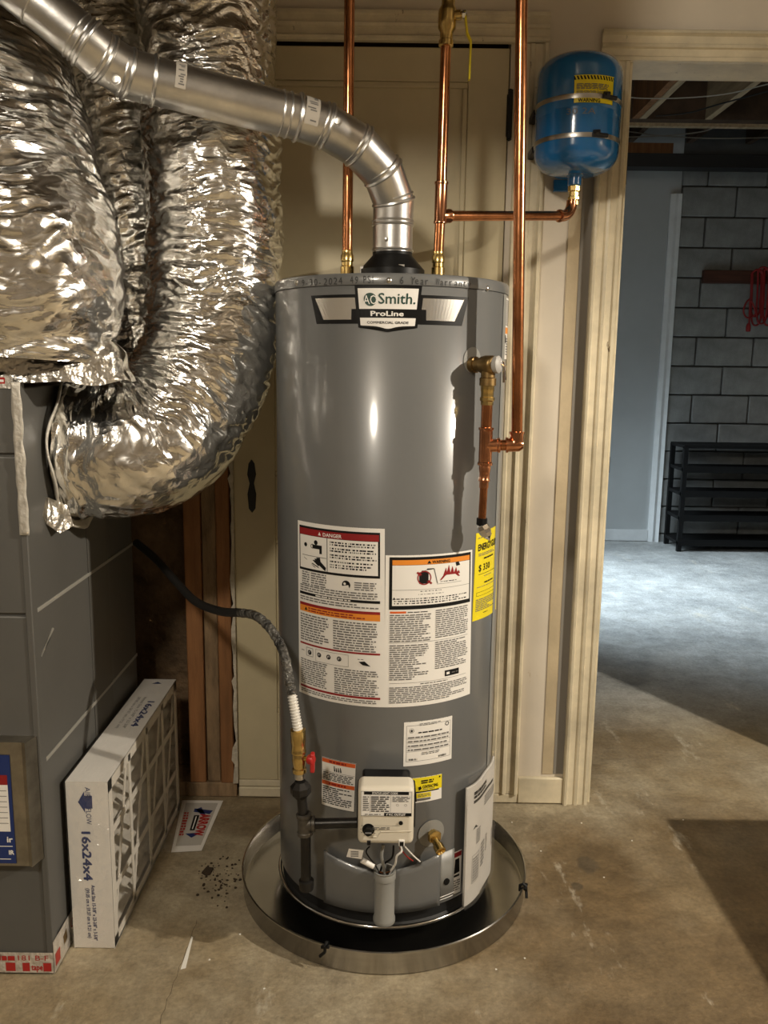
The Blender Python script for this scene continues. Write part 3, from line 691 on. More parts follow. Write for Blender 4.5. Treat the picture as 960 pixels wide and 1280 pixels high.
# --- energy label (yellow)
d = tank_label('energy_label', [(595, 667), (622.0, 655), (619.5, 761), (590, 777)], M_YEL, wh); d.root['label'] = 'bright yellow energy cost label'
d.text(K, 'ENERGYGUIDE', .08, .205, .95, .075, 1, bold=.03); d.lines(M_INKG, .06, .05, .6, .07, 1); d.lines(M_INKG, .10, .235, .80, .27, 2); d.lines(K, .28, .295, .72, .315, 1, .9)
d.text(K, '$ 330', .12, .44, .52, .075, 1, bold=.015); d.rect(K, .12, .475, .93, .480, 1); d.lines(M_INKG, .30, .50, .65, .515, 1); d.lines(K, .32, .575, .70, .592, 1, .9); d.lines(M_INKG, .08, .615, .80, .628, 1)
d.frame(K, .08, .68, .78, .725, .0007, 1); d.rect(K, .78, .635, .93, .70, 1); d.lines(M_INKG, .07, .755, .80, .90, 7, .5, ragged=.6); d.lines(K, .30, .925, .52, .94, 1); d.done()
# --- rating plate
d = tank_label('rating_plate', [(505, 903), (565, 894.5), (564, 948), (504, 958)], W_, wh); d.root['label'] = 'white rating plate label'
d.frame(M_INKG, .05, .08, .96, .90, .0006, 1); d.lines(M_INKG, .3, .04, .75, .10, 2); d.disc(M_INKG, .15, .20, .0052, 1, 20, ring=.0006)
star = [(.15+.035*(1 if i % 2 == 0 else .42)*math.sin(pi*i/5), .20-.045*(1 if i % 2 == 0 else .42)*math.cos(pi*i/5)) for i in range(10)]; d.poly(K, star, 2)
d.disc(K, .88, .14, .0048, 1, 16, ring=.0016); d.lines(K, .28, .235, .78, .27, 1, .8)
for yy in (.33, .42, .52, .61): d.lines(M_INKG, .08, yy, .92, yy+.045, 1, .7, ragged=.1); d.rect(M_INKG, .06, yy+.06, .95, yy+.066, 1)
d.lines(M_INKG, .35, .70, .72, .77, 2)
for xa in (.10, .70):
    for k_ in range(8): d.rect(K, xa+k_*.022, .83, xa+k_*.022+.004+.009*random.random(), .875, 2)
d.done()
# --- contractor label
d = tank_label('contractor_label', [(514, 973), (552, 967), (551.5, 997.5), (516, 1004)], W_, wh); d.root['label'] = 'small yellow and white service label'
d.rect(M_YEL, 0, 0, 1, .55, 1); d.rect(K, 0, .55, .90, .60, 1); d.rect(M_YEL, .13, .62, .62, .82, 1); d.rect(K, .0, .60, .13, .95, 1); d.rect(M_INKG, .14, .84, .60, .93, 1)
d.disc(K, .08, .13, .0022, 2, 10); d.disc(K, .92, .08, .0022, 2, 10); d.lines(K, .30, .10, .72, .26, 2, .7); d.quad(K, [(.20, .38), (.28, .34), (.31, .44), (.22, .52)], 2); d.text(K, 'CONTRACTING', .34, .44, .86, .12, 2, bold=.03); d.lines(M_INKG, .34, .46, .84, .52, 1)
d.lines(M_INKG, .18, .66, .6, .78, 2); d.done()
# --- small orange warning label
d = tank_label('gas_warning_label', [(402.5, 945), (445.5, 954.5), (443, 1015), (402, 1005)], W_, wh); d.root['label'] = 'white label with two orange-red warning bands'
d.frame(K, 0, 0, 1, 1, .0009, 1); d.rect(M_ORED, .02, .015, .98, .095, 1); d.rect(M_ORED, .02, .47, .98, .55, 1); d.lines(M_RED, .24, .03, .74, .08, 1, .8); d.lines(M_RED, .24, .485, .74, .535, 1, .8)
for xa, ya in ((.38, .13), (.44, .16), (.50, .15), (.56, .14)): d.quad(K, [(xa, ya), (xa+.02, ya), (xa+.05, .235), (xa+.01, .24)], 2)
d.rect(M_INKG, .03, .262, .97, .268, 1); d.lines(K, .05, .28, .95, .45, 5, ragged=.5); d.lines(K, .05, .57, .93, .94, 9, ragged=.5); d.done()
# --- small red label at the lower right, and label high at the right side
d = tank_label('red_warning_label', [(566.5, 1066), (577, 1061), (575, 1114), (563, 1119)], W_, wh); d.root['label'] = 'narrow white label with red header'
d.rect(M_RED, .08, .02, .95, .13, 1); d.quad(K, [(.25, .18), (.7, .17), (.8, .50), (.2, .52)], 1); d.rect(K, .2, .55, .8, .60, 1); d.lines(M_INKG, .12, .66, .9, .93, 5); d.done()
uA, _ = tank_uv(629, 400); uB, _ = tank_uv(634.6, 400); zt = tank_uv(630, 371)[1]; zb = tank_uv(630, 449)[1]
d = Decal('side_label', wh, [(uA, zt), (uB+.02, zt), (uB+.02, zb), (uA, zb)], tank_emb, W_); d.root['label'] = 'white barcode label with orange strip on the side'
d.rect(M_ORANGE, 0, .48, 1, .58, 1)
yy = .04
while yy < .44: d.rect(K, .12, yy, .85, yy+.012, 1); yy += .03
d.quad(K, [(.1, .62), (.3, .60), (.4, .72), (.2, .74)], 1); d.lines(M_INKG, .3, .64, .9, .94, 7); d.done()

# --- draft hood and flue collar
zc = TTOP
mb = MB(); mb.lathe([(.071, atY(491, 338, 1.84).z-.012), (.071, atY(491, 334, 1.84).z), (.056, atY(491, 326, 1.87).z), (.043, atY(491, 318, 1.88).z), (.0435, atY(491, 312, 1.88).z)], (TX, TY, 0), n=48)
o = mb.build('draft_hood', M_BLACK, wh); o['label'] = 'black flared draft hood'
for a in (.3, 1.87, 3.4, 5.0): MB().box(-.006, .006, -.002, .002, 0, .04).build('hood_leg', M_STEEL, wh).location = cyl(a, TTOP-.003, .066)-Vector(wh.location)
for o in [c for c in wh.children if c.name.startswith('hood_leg')]: o.matrix_parent_inverse = Matrix(); 
# --- nipples
NX = .102
for sx in (-1, 1):
    p = atY(434 if sx < 0 else 547.5, 338, TY); MB().lathe([(.0125, TTOP-.003), (.0125, TTOP+.030)], (p.x, TY, 0), n=20).build('pipe_nipple', M_STEEL, wh)
PCX = atY(434, 338, TY).x; PHX = atY(547.5, 338, TY).x

# --- temperature and pressure valve
ta, tz = tank_uv(590, 456); ta /= TR
tn = Vector((math.sin(ta), -math.cos(ta), 0)); tp = cyl(ta, tz)
MB().grid(lambda i, j: cyl(ta-.045/TR+(.045+.024*j*math.cos(2*pi*i))/TR, tz+.009+.026*j*math.sin(2*pi*i), TR+.0015), 36, 3).build('valve_escutcheon', M_TANKL, wh)
tv = MB(); tv.lathe([(.016, 0), (.016, .012), (.0135, .013), (.0135, .028), (.017, .030), (.0185, .038), (.0185, .056), (.016, .060), (.012, .062)], tp, tn, 24)
tc_ = tp+tn*.045
tv.lathe([(.014, .004), (.014, .024), (.0165, .026), (.0165, .040)], tc_+Vector((0, 0, 0)), (0, 0, -1), 20)
tpv = tv.build('relief_valve', M_BRASSD, wh); tpv['label'] = 'aged brass pressure relief valve'
rd = Vector((.85, -.5, .05)).normalized()
MB().lathe([(.016, .012), (.017, .016), (.017, .022), (.012, .026), (.004, .027)], tc_, rd, 24).build('valve_cap', mat('grey_cap', (.42, .41, .39), .5), tpv)
lv = MB(); q = tc_+rd*.026; side = Vector((.5, .85, 0)).normalized()
lv.tube([q+Vector((0, 0, .006)), q+side*.012+Vector((0, 0, .004)), q+side*.016+Vector((0, 0, -.012)), q+side*.018+Vector((0, 0, -.035))], .0022, 8); lv.tube([q+Vector((0, 0, .0)), q+side*.010+rd*.006+Vector((0, 0, -.004)), q+side*.014+rd*.006+Vector((0, 0, -.030))], .0018, 8)
lv.build('test_lever', M_CHROME, tpv)
TPX = tc_

# --- burner access cover with tube
def cov(i, j):
    a = -.34+.76*i; zz = ZB+.012+j*(tank_uv(440, 1066)[1]-ZB-.012)
    return cyl(a, zz, TR+.004)
ca0 = tank_uv(408, 1085)[0]/TR; ca1 = tank_uv(548, 1070)[0]/TR; cz0 = ZB+.006; czL = tank_uv(412, 1061)[1]; czR = tank_uv(545, 1066)[1]
def covtop(i):
    c_ = .5
    dip = max(0, 1-abs((i-.47)/.47))
    return (czL*(1-i)+czR*i)-.028*dip**.8
mb = MB(); mb.grid(lambda i, j: cyl(ca0+(ca1-ca0)*i, cz0+(covtop(i)-cz0)*j, TR+.009), 32, 6); mb.build('burner_cover', M_TANK, wh, solid=.003)
mb = MB(); mb.grid(lambda i, j: cyl(ca1+.005+(.16)*i, cz0+.004+(.115)*j, TR+.0015), 6, 1); mb.build('side_plate', M_TANKL, wh, solid=.002)
u, v = tank_uv(557, 1101); MB().lathe([(.0075, 0), (.0075, .003), (.001, .0035)], cyl(u/TR, v, TR+.002), (math.sin(u/TR), -math.cos(u/TR), 0), 20).build('cover_plug', M_BLACK, wh)
for k in range(2):
    u, v = tank_uv(553-k*2, 1120+k*4); MB().grid(lambda i, j: cyl(u/TR-.04+.16*i, v+.0015*j, TR+.003), 6, 1).build('cover_slot', M_WHITE, wh, solid=.001)
tb = atY(481, 1088, 1.615); bt = atY(480.5, 1152, 1.615)
mb = MB(); mb.lathe([(.0225, bt.z), (.0235, bt.z+.002), (.0235, bt.z+.010), (.0215, bt.z+.013), (.0215, tb.z-.02), (.0235, tb.z-.018), (.0235, tb.z-.008), (.0215, tb.z-.004), (.0235, tb.z), (.020, tb.z), (.019, tb.z-.03)], (tb.x, 1.618, 0), n=32, caps=False); mb.lathe([(.0225, bt.z), (.001, bt.z-.001)], (tb.x, 1.618, 0), n=32, caps=False)
mb.build('burner_tube', M_TANKL, wh)
# wiring under the control
wr = MB()
for (pts_, r_) in (([(479, 1056, 1.60), (477, 1070, 1.598), (480, 1086, 1.61), (481, 1100, 1.618)], .0035), ):
    wr.tube(spline([atY(*p) for p in pts_], 6), r_, 8)
wr.build('gas_tube', M_TANKL, wh)
for nm, m_, pts_, r_ in (('wire', M_WHITE, [(500, 1056, 1.60), (502, 1064, 1.59), (496, 1070, 1.59), (494, 1080, 1.60), (488, 1090, 1.612), (486, 1100, 1.618)], .0022), ('wire', M_WHITE, [(506, 1058, 1.60), (515, 1068, 1.60), (525, 1077, 1.615)], .0016), ('wire', M_BLACK, [(492, 1057, 1.60), (490, 1072, 1.60), (478, 1082, 1.61), (474, 1098, 1.618)], .0022), ('wire', M_REDP, [(500, 1060, 1.60), (508, 1070, 1.605), (516, 1076, 1.62)], .0014), ('wire', M_COPPERF, [(474, 1090, 1.61), (482, 1091, 1.612), (490, 1088, 1.61)], .0018), ('wire', M_BLACK, [(462, 1058, 1.60), (458, 1066, 1.6), (470, 1083, 1.60), (476, 1096, 1.618)], .0016)):
    MB().tube(spline([atY(*p) for p in pts_], 6), r_, 8).build(nm, m_, wh)
MB().tube([atY(452, 1075, 1.598), atY(467, 1083, 1.598)], .006, 10).build('wire_sleeve', M_WHITE, wh)
tgp = [atY(*p, 1.590) for p in ((436, 1061), (454.5, 1063), (452, 1074), (433, 1071))]
mb = MB(); mb.add([*tgp, *[p+Vector((0, .001, 0)) for p in tgp]], [(3, 2, 1, 0), (4, 5, 6, 7), (0, 1, 5, 4), (1, 2, 6, 5), (2, 3, 7, 6), (3, 0, 4, 7)]); tg_ = mb.build('wire_tag', M_WHITE, wh, smooth=False); 
mb = MB(); cpt = sum(tgp, Vector())/4-Vector((0, .0006, 0))
for k in range(4): mb.box(cpt.x-.009, cpt.x+.007, cpt.y-.0001, cpt.y, cpt.z-.006+k*.0035, cpt.z-.0045+k*.0035)
mb.build('fine_print', M_INKG, tg_, smooth=False)['kind'] = 'stuff'

# --- gas control
VY = 1.545
A = atY(447.5, 986, VY); B = atY(517, 1057, VY)
gx0, gx1, gz0, gz1 = A.x, atY(517.5, 1020, VY).x, B.z, atY(482, 985, VY).z
mb = MB(); mb.box(gx0, gx1, VY, VY+.055, gz0, gz1); gc = mb.build('gas_control', M_BEIGE, wh, bevel=.011, seg=4); gc['label'] = 'beige gas control box'
MB().box(gx0+.006, gx1-.006, VY+.05, VY+.108, gz0+.015, gz1-.012).build('control_back', M_BLACK, wh, bevel=.006)
MB().box(gx0-.003, gx1+.004, VY+.030, VY+.075, gz0+.02, gz1-.02).build('control_bracket', M_BLACK, wh, bevel=.003)
def gemb(u, v, h): return Vector((u, VY-h, v))
gw, gh = gx1-gx0, gz1-gz0
d = Decal('status_label', wh, [(gx0+.006, gz1-.055*gh), (gx1-.005, gz1-.055*gh), (gx1-.005, gz1-.48*gh), (gx0+.006, gz1-.48*gh)], gemb, W_, base_h=.0012)
d.root.parent = gc; d.root.matrix_parent_inverse = Matrix()
d.frame(K, 0, 0, 1, 1, .0005, 1); d.rect(K, 0.06, .0, .94, .13, 1); d.text(W_, 'STATUS LIGHT CODE', .22, .105, .72, .085, 2, bold=.02); d.rect(K, .46, .87, 1, 1, 1); d.text(W_, 'OUTLET', .66, .975, .88, .085, 2, bold=.03); d.text(W_, '4" W.C.', .50, .975, .64, .085, 2, bold=.03)
d.lines(M_INKG, .04, .18, .16, .80, 7); d.lines(K, .20, .18, .56, .84, 8); d.rect(M_INKG, .18, .14, .185, .86, 1); d.rect(M_INKG, .58, .14, .585, .86, 1); d.lines(M_INKG, .62, .18, .97, .42, 4); d.disc(M_INKG, .72, .55, .0026, 1, 14, ring=.0006); d.disc(M_INKG, .88, .55, .0026, 1, 14, ring=.0006); d.lines(M_INKG, .08, .90, .40, .97, 1); d.done()
kp_ = atY(460.5, 1036.5, VY)
MB().lathe([(.0125, 0), (.0125, .001), (.0085, .0012), (.0080, .012), (.006, .013), (.0001, .013)], (kp_.x, VY-.0005, kp_.z), (0, -1, 0), 28).build('knob', M_BLACK, gc)
MB().box(kp_.x-.0065, kp_.x+.0065, VY-.016, VY-.012, kp_.z-.0012, kp_.z+.0012).build('knob_grip', M_INKG, gc, bevel=.0006)
mb = MB()
for k in range(9):
    a = 2.6+k*.52; c_ = Vector((kp_.x+.0150*math.cos(a), VY-.0004, kp_.z+.0150*math.sin(a))); mb.box(c_.x-.0012, c_.x+.0012, VY-.0006, VY, c_.z-.0005, c_.z+.0005)
mb.build('dial_marks', M_INKG, gc, smooth=False)['kind'] = 'stuff'
b_ = atY(501, 1028.5, VY); MB().lathe([(.0042, 0), (.0042, .0015), (.0028, .002), (.0001, .0021)], (b_.x, VY-.0003, b_.z), (0, -1, 0), 18).build('pilot_window', M_BLACK, gc)
mb = MB()
zz = atY(480, 1039, VY).z; zl = atY(470, 1046, VY).z
mb.tube([(atY(474, 1, VY).x*0+gx0+.030, VY-.0005, zl), (gx0+.040, VY-.0005, zl), (gx0+.047, VY-.0005, zz-.001), (gx1-.004, VY-.0005, zz+.001)], .0009, 6); mb.build('cover_step', M_BEIGE, gc)
d = Decal('relief_print', gc, [(gx0+.024, zz+.012), (gx1-.03, zz+.012), (gx1-.03, zz+.003), (gx0+.024, zz+.003)], gemb, M_BEIGE, base_h=.0009); d.root.matrix_parent_inverse = Matrix(); d.lines(M_INKG, .1, .2, .7, .9, 2); d.done()
s_ = atY(502, 1053, VY); MB().box(s_.x-.006, s_.x+.006, VY-.003, VY+.02, s_.z-.007, s_.z+.006).build('plug_socket', M_WHITE, gc, bevel=.001); MB().box(s_.x-.004, s_.x+.004, VY-.0045, VY, s_.z-.006, s_.z+.003).build('plug', M_BLACK, gc, bevel=.0008)
s_ = atY(461, 1053, VY); MB().box(s_.x-.0035, s_.x+.0035, VY-.003, VY+.012, s_.z-.005, s_.z+.004).build('igniter_button', M_BLACK, gc, bevel=.001)

# --- drain valve
u, v = tank_uv(539, 1041); a = u/TR; n = Vector((math.sin(a), -math.cos(a), 0)); p = cyl(a, v)
MB().grid(lambda i, j: cyl(a+.031*j*math.cos(2*pi*i)/TR, v+.031*j*math.sin(2*pi*i), TR+.003-.001*j), 40, 3).build('drain_escutcheon', M_TANKL, wh)
mb = MB(); mb.lathe([(.010, 0), (.010, .010), (.0155, .011), (.0155, .020), (.009, .022)], p, n, 6); mb.lathe([(.0085, .02), (.0085, .034), (.0115, .035), (.0115, .05), (.009, .051), (.007, .045)], p, (n+Vector((0, 0, -.35))), 24)
dv = mb.build('drain_valve', M_BRASS, wh, ang=30)

# --- owner's booklet in a clear pouch, stuck on the side
tl = tank_uv(580, 985, TR+.010); br = tank_uv(612, 1085, TR+.010)
ba0 = tank_uv(578, 1050, TR+.012)[0]/(TR+.012); ba1 = 1.36
bz1 = tank_uv(579, 984, TR+.012)[1]; bz0 = tank_uv(576, 1130, TR+.012)[1]
def bemb(off):
    def f(u, v, h):
        a = u; t_ = (a-ba0)/(ba1-ba0)
        return cyl(a, v, TR+.004+off+.016*max(0, 1-t_)**1.5+.002*math.sin(9*t_)+h)
    return f
mb = MB(); mb.grid(lambda i, j: bemb(0)(ba0+(ba1-ba0)*i, bz0+(bz1-bz0)*j, 0), 28, 6); bk = mb.build('owners_booklet', mat('booklet_paper', (.72, .69, .64), .6, var=.06, vscale=12), wh, solid=.006)
def pemb(u, v, h): return bemb(.0035)(ba0+(ba1-ba0)*u, v, h*1)
d = Decal('booklet_cover', bk, [(0, bz1), (1, bz1), (1, bz0), (0, bz0)], pemb, mat('booklet_paper', (1, 1, 1)), step=.03, base_h=.0004); d.W = .20; d.step = .012
d.lines(K, .12, .055, .62, .085, 1, .9); d.lines(K, .12, .09, .5, .115, 1, .9); d.rect(K, .12, .13, .80, .155, 1); d.lines(M_INKG, .45, .18, .9, .27, 4); d.poly(K, [(.12, .375), (.24, .375), (.18, .345)], 1); d.lines(M_INKG, .20, .39, .32, .52, 7); d.frame(M_INKG, .12, .60, .30, .84, .001, 1); d.lines(M_INKG, .14, .62, .28, .83, 9, ragged=.1)
d.lines(M_INKG, .36, .56, .50, .78, 7); d.lines(K, .55, .55, .60, .70, 8); d.lines(M_INKG, .80, .58, .97, .74, 10); d.done()
MB().grid(lambda i, j: bemb(.010)(ba0-.02+(ba1-ba0+.04)*i, bz0-.004+(bz1-bz0+.035)*j, 0), 28, 8).build('clear_pouch', M_POUCH, wh)

# ================================================================== DRAIN PAN
PR = .345
pan = thing('drain_pan', 'round brushed metal drain pan under the water heater', 'drain pan', (TX, TY, 0))
mb = MB(); mb.lathe([(PR-.014, .0), (PR-.004, .001), (PR-.001, .004), (PR, .050), (PR+.002, .052), (PR+.002, .0545), (PR-.001, .0555), (PR-.003, .053), (PR-.004, .006), (PR-.012, .0035), (.0, .0035)], (TX, TY, 0), n=128, caps=False); mb.lathe([(0, 0), (PR-.014, 0)], (TX, TY, 0), n=128, caps=False)
mb.build('pan_body', M_ALU, pan, ang=60)
for (x, y) in ((404, 1187), (641, 1105)):
    pr = atZ(x, y, .055); dx = Vector((pr.x-TX, pr.y-TY, 0)).normalized(); c_ = Vector((TX, TY, 0))+dx*PR; up = Vector((0, 0, 1)); tg = dx.cross(up)
    mb = MB(); mb.tube([c_-dx*.007+up*.042, c_-dx*.007+up*.056, c_+up*.061, c_+dx*.007+up*.056, c_+dx*.008+up*.044, c_+dx*.011+tg*.010+up*.033], .0035, 8); mb.tube([c_+dx*.006+tg*-.008+up*.057, c_+dx*.006+tg*.008+up*.052], .004, 8)
    mb.build('pan_clip', M_BLACK, pan)

# ================================================================== FLUE VENT
VR = .0425
vent = thing('flue_vent', 'galvanised flue pipe rising from the water heater and bending across the foil ducts', 'vent pipe', (TX, TY, TTOP))
def ringbead(c, dr, r, t=.0035, m=M_GALV, nm='bead', par=vent): return MB().lathe([(r-.001, -t), (r+t*.55, -t*.6), (r+t*.8, 0), (r+t*.55, t*.6), (r-.001, t)], c, dr, 40, caps=False).build(nm, m, par)
def seg(nm, a, b, r=VR, m=M_GALV, par=vent, r2=None): return MB().tube([a, b], [r, r2 or r], 40, caps=False).build(nm, m, par)
zv = lambda y, Y=TY: atY(491, y, Y).z
base = Vector((TX, TY, 0))
p0 = base+Vector((0, 0, zv(316))); p1 = base+Vector((0, 0, zv(282)))
seg('pipe_collar', p0, p1, VR+.001); ringbead(p0+Vector((0, 0, .004)), (0, 0, 1), VR+.001); ringbead(p1, (0, 0, 1), VR+.001); ringbead(p1+Vector((0, 0, .008)), (0, 0, 1), VR+.001)
# elbow centre line (gores)
ctr = [p1, atY(492, 252, 1.898), atY(479, 216, 1.873), atY(449, 183, 1.843), atY(408, 158, 1.813), atY(372, 147, 1.795)]
ctr2 = [atY(372, 147, 1.795), atY(192, 101, 1.700), atY(160, 92, 1.680), atY(131, 74, 1.655), atY(108, 54, 1.632), atY(10, -26, 1.590)]
pts = ctr+ctr2[1:]
tang = []
for i, p in enumerate(pts):
    a = pts[max(i-1, 0)]; b = pts[min(i+1, len(pts)-1)]; tang.append((b-a).normalized())
def gore(nm, i, r=VR):
    a, b = pts[i], pts[i+1]; ax = (b-a).normalized(); n_ = 40
    e1 = ax.cross(Vector((0, 1, 0))); e1 = (e1 if e1.length > .1 else ax.cross(Vector((1, 0, 0)))).normalized(); e2 = ax.cross(e1); mb = MB(); vs_ = []
    for (c, t) in ((a, tang[i]), (b, tang[i+1])):
        for j in range(n_):
            th = 2*pi*j/n_; q = c+(e1*math.cos(th)+e2*math.sin(th))*r
            q = q+ax*((c-q).dot(t)/ax.dot(t)); vs_.append(q)
    mb.add(vs_, [(j, (j+1) % n_, n_+(j+1) % n_, n_+j) for j in range(n_)]); return mb.build(nm, M_GALV, vent)
names = ['elbow_gore']*5+['pipe_section']+['elbow_gore']*3+['pipe_section']
for i in range(len(pts)-1): gore(names[i], i, VR if names[i] == 'pipe_section' else VR+.0012)
for i in range(1, len(pts)-1):
    ringbead(pts[i], tang[i], VR+.002, .0042)
    if i not in (5, 6): ringbead(pts[i]+tang[i]*.011, tang[i], VR+.001, .0028)
L1 = (ctr2[1]-ctr2[0]).normalized()
for s_ in (.02, .035, .30): ringbead(ctr2[0]+L1*s_, L1, VR+.0005, .0025)
L2 = (ctr2[5]-ctr2[4]).normalized()
for s_ in (.02, .10): ringbead(ctr2[4]+L2*s_, L2, VR+.0005, .0025)
seg('storm_collar', ctr2[4]+L2*.155, ctr2[4]+L2*.88, VR+.014)
# stickers on the pipe
def pipe_sticker(a, ax, s0, wd, ang0, ang1, nm='pipe_sticker'):
    up = Vector((0, 0, 1)); e1 = (up-ax*up.dot(ax)).normalized(); e2 = ax.cross(e1)
    if e2.y > 0: e2 = -e2
    emb = lambda u, v, h: a+ax*u+(e1*math.cos(v)+e2*math.sin(v))*(VR+.0012+h)
    d = Decal(nm, vent, [(s0, ang0), (s0+wd, ang0), (s0+wd, ang1), (s0, ang1)], emb, mat('faded_sticker', (.50, .46, .40), .5), step=.01)
    d.root.data.clear_geometry() if False else None
    bmx = MB(); bmx.grid(lambda i, j: emb(s0+wd*i, ang0+(ang1-ang0)*j, .0003), 2, 20)
    me = D.meshes.new(nm); me.from_pydata([tuple(v) for v in bmx.v], [], bmx.f); me.materials.append(d.root.data.materials[0]); d.root.data = me
    d.W = wd; d.H = VR*(ang1-ang0)
    fp = MB(); rnd = random.Random(s0)
    for k in range(14):
        v = .06+.88*k/14
        if rnd.random() < .75:
            aa = .12+.2*rnd.random(); bb = aa+.25+.35*rnd.random()
            fp.add([emb(s0+wd*q, ang0+(ang1-ang0)*(v+w_), .0006) for q, w_ in ((aa, 0), (bb, 0), (bb, .035), (aa, .035))], [(0, 1, 2, 3)])
    fp.build('fine_print', M_INKG, d.root, smooth=False)['kind'] = 'stuff'
pipe_sticker(ctr2[0], L1, .225, .02, .3, 1.9); pipe_sticker(pts[4], (pts[5]-pts[4]).normalized(), .025, .028, .25, 2.0); pipe_sticker(ctr2[4], L2, .045, .022, -.3, .5)
def screw_at(x, y, Y, nm='screw', r=.0055):
    p = atY(x, y, Y); MB().lathe([(r*1.7, 0), (r*1.6, .001), (r, .0016), (r, .004), (.0001, .0045)], p, (p*0+Vector((0, -1, 0))-p.normalized()*.0), 12).build(nm, M_STEEL, vent)
screw_at(422, 152, 1.777); screw_at(451, 176, 1.803, r=.004); screw_at(145, 100, 1.626); screw_at(187, 80, 1.664, r=.003); screw_at(483, 299, 1.862, r=.003); screw_at(478, 211, 1.834, r=.003)

# ================================================================== COPPER
CR = .0111
def fit_sweat(mb, c, ax, r=CR):      # a sweat-fitting cup with beads
    mb.lathe([(r, -.001), (r+.0032, 0), (r+.0036, .0025), (r+.0022, .004), (r+.0022, .014), (r, .0145)], c, ax, 24, caps=False)
# cold pipe
cold = thing('cold_water_pipe', 'vertical copper pipe passing behind the bend of the flue', 'pipe', (PCX, TY, TTOP+.03))
ctop = atY(437.5, -60, TY)
ctop = Vector((PCX, TY, TTOP))+(ctop-Vector((PCX, TY, TTOP)))*(1.31/(ctop.z-TTOP)); MB().tube([(PCX, TY, TTOP+.055), (ctop.x, TY, ctop.z)], CR, 24).build('pipe', M_COPPER, cold)
def union(par, x, z):
    MB().lathe([(.0115, 0), (.0148, .0008), (.0148, .016), (.0125, .018), (.0125, .026), (.0142, .028), (.0142, .040), (.0118, .043), (.0118, .05)], (x, TY, z), n=12).build('union_nut', M_BRASS, par)
union(cold, PCX, TTOP+.022)
# hot pipe with ball valve and branch
hot = thing('hot_water_pipe', 'copper pipe with brass ball valve and a branch to the blue tank', 'pipe', (PHX, TY, TTOP+.03))
union(hot, PHX, TTOP+.022)
ht = atY(557.5, 55, TY); tee = atY(550.5, 270, TY); tt = atY(552, 226, TY)
MB().tube([(PHX, TY, TTOP+.06), tee, tt, ht], CR, 24).build('pipe', M_COPPER, hot)
ax = (ht-tee).normalized()
mb = MB(); mb.lathe([(CR, -.017), (CR+.0035, -.015), (CR+.0035, -.012), (CR+.0022, -.010), (CR+.0022, .064), (CR+.0038, .066), (CR+.0038, .070), (CR, .072)], tee, ax, 24, caps=False)
brd = None
# expansion tank place (hangs on the wall)
ER = .100
EY = WY-.026-ER
ec = atY(722, 150, EY)
eport = atY(716.5, 226, EY)
pel = atY(716, 262, EY)               # elbow under the tank
e0 = tee.copy(); e1_ = Vector((ec.x-.004, EY, atY(690, 269.5, EY).z))
bax = (e1_-e0).normalized()
mb.lathe([(CR+.002, 0), (CR+.0022, .020), (CR+.0036, .022), (CR+.0036, .027), (CR, .029)], tee, bax, 24, caps=False); mb.build('tee_fitting', M_COPPERF, hot)
rad = .03; zt_ = e1_.z
pb = e1_-bax*rad
arc = [e1_-bax*rad+bax*rad*math.sin(t)+Vector((0, 0, rad*(1-math.cos(t)))) for t in [i*pi/16 for i in range(9)]]
MB().tube([tee+bax*.015, pb-bax*.012], CR, 24).build('branch_pipe', M_COPPER, hot)
mb = MB(); mb.tube([pb-bax*.014]+arc+[arc[-1]+Vector((0, 0, .006))], CR+.0022, 20); mb.lathe([(CR, -.003), (CR+.004, -.002), (CR+.004, .002), (CR, .003)], pb-bax*.012, bax, 20, caps=False); mb.build('elbow_fitting', M_COPPERF, hot)
ez = arc[-1]
# brass ball valve
mb = MB(); vb = ht; vax = (atY(559.5, 20, TY)-ht).normalized()
mb.lathe([(CR+.001, -.006), (.0155, -.004), (.0155, .006), (.0135, .008), (.0135, .022), (.0185, .030), (.0195, .045), (.0195, .062), (.0185, .066), (.014, .074), (.014, .088), (.016, .09), (.016, .105), (.0125, .107), (.0125, .13)], vb, vax, 20)
vc = vb+vax*.054
mb.lathe([(.010, .012), (.010, .028), (.007, .029), (.007, .036)], vc, (1, -.25, 0), 16); bv = mb.build('ball_valve', M_BRASS, hot); bv['label'] = 'brass ball valve'
vsd = Vector((1, -.25, 0)).normalized(); hh = vc+vsd*.036
MB().lathe([(.0085, -.004), (.0085, .003), (.005, .005)], hh, vsd, 6).build('handle_nut', M_CHROME, bv, ang=30)
pts_ = [hh+Vector((0, 0, .004)), atY(584, 42, TY-.005), atY(588.5, 52, TY-.006), atY(586.5, 100, TY-.006)]
mb = MB()
for a_, b_ in zip(pts_[:-1], pts_[1:]):
    n1 = Vector((0, 1, 0)); sd = (b_-a_).cross(n1).normalized()*.0018
    mb.add([a_-sd-n1*.007, a_+sd-n1*.007, a_+sd+n1*.007, a_-sd+n1*.007, b_-sd-n1*.007, b_+sd-n1*.007, b_+sd+n1*.007, b_-sd+n1*.007], [(0, 1, 2, 3), (7, 6, 5, 4), (0, 4, 5, 1), (1, 5, 6, 2), (2, 6, 7, 3), (3, 7, 4, 0)])
mb.build('valve_handle', M_YEL, bv, smooth=False)
MB().tube([vb+vax*.125, vb+vax*.76], CR, 24).build('upper_pipe', M_COPPER, hot)

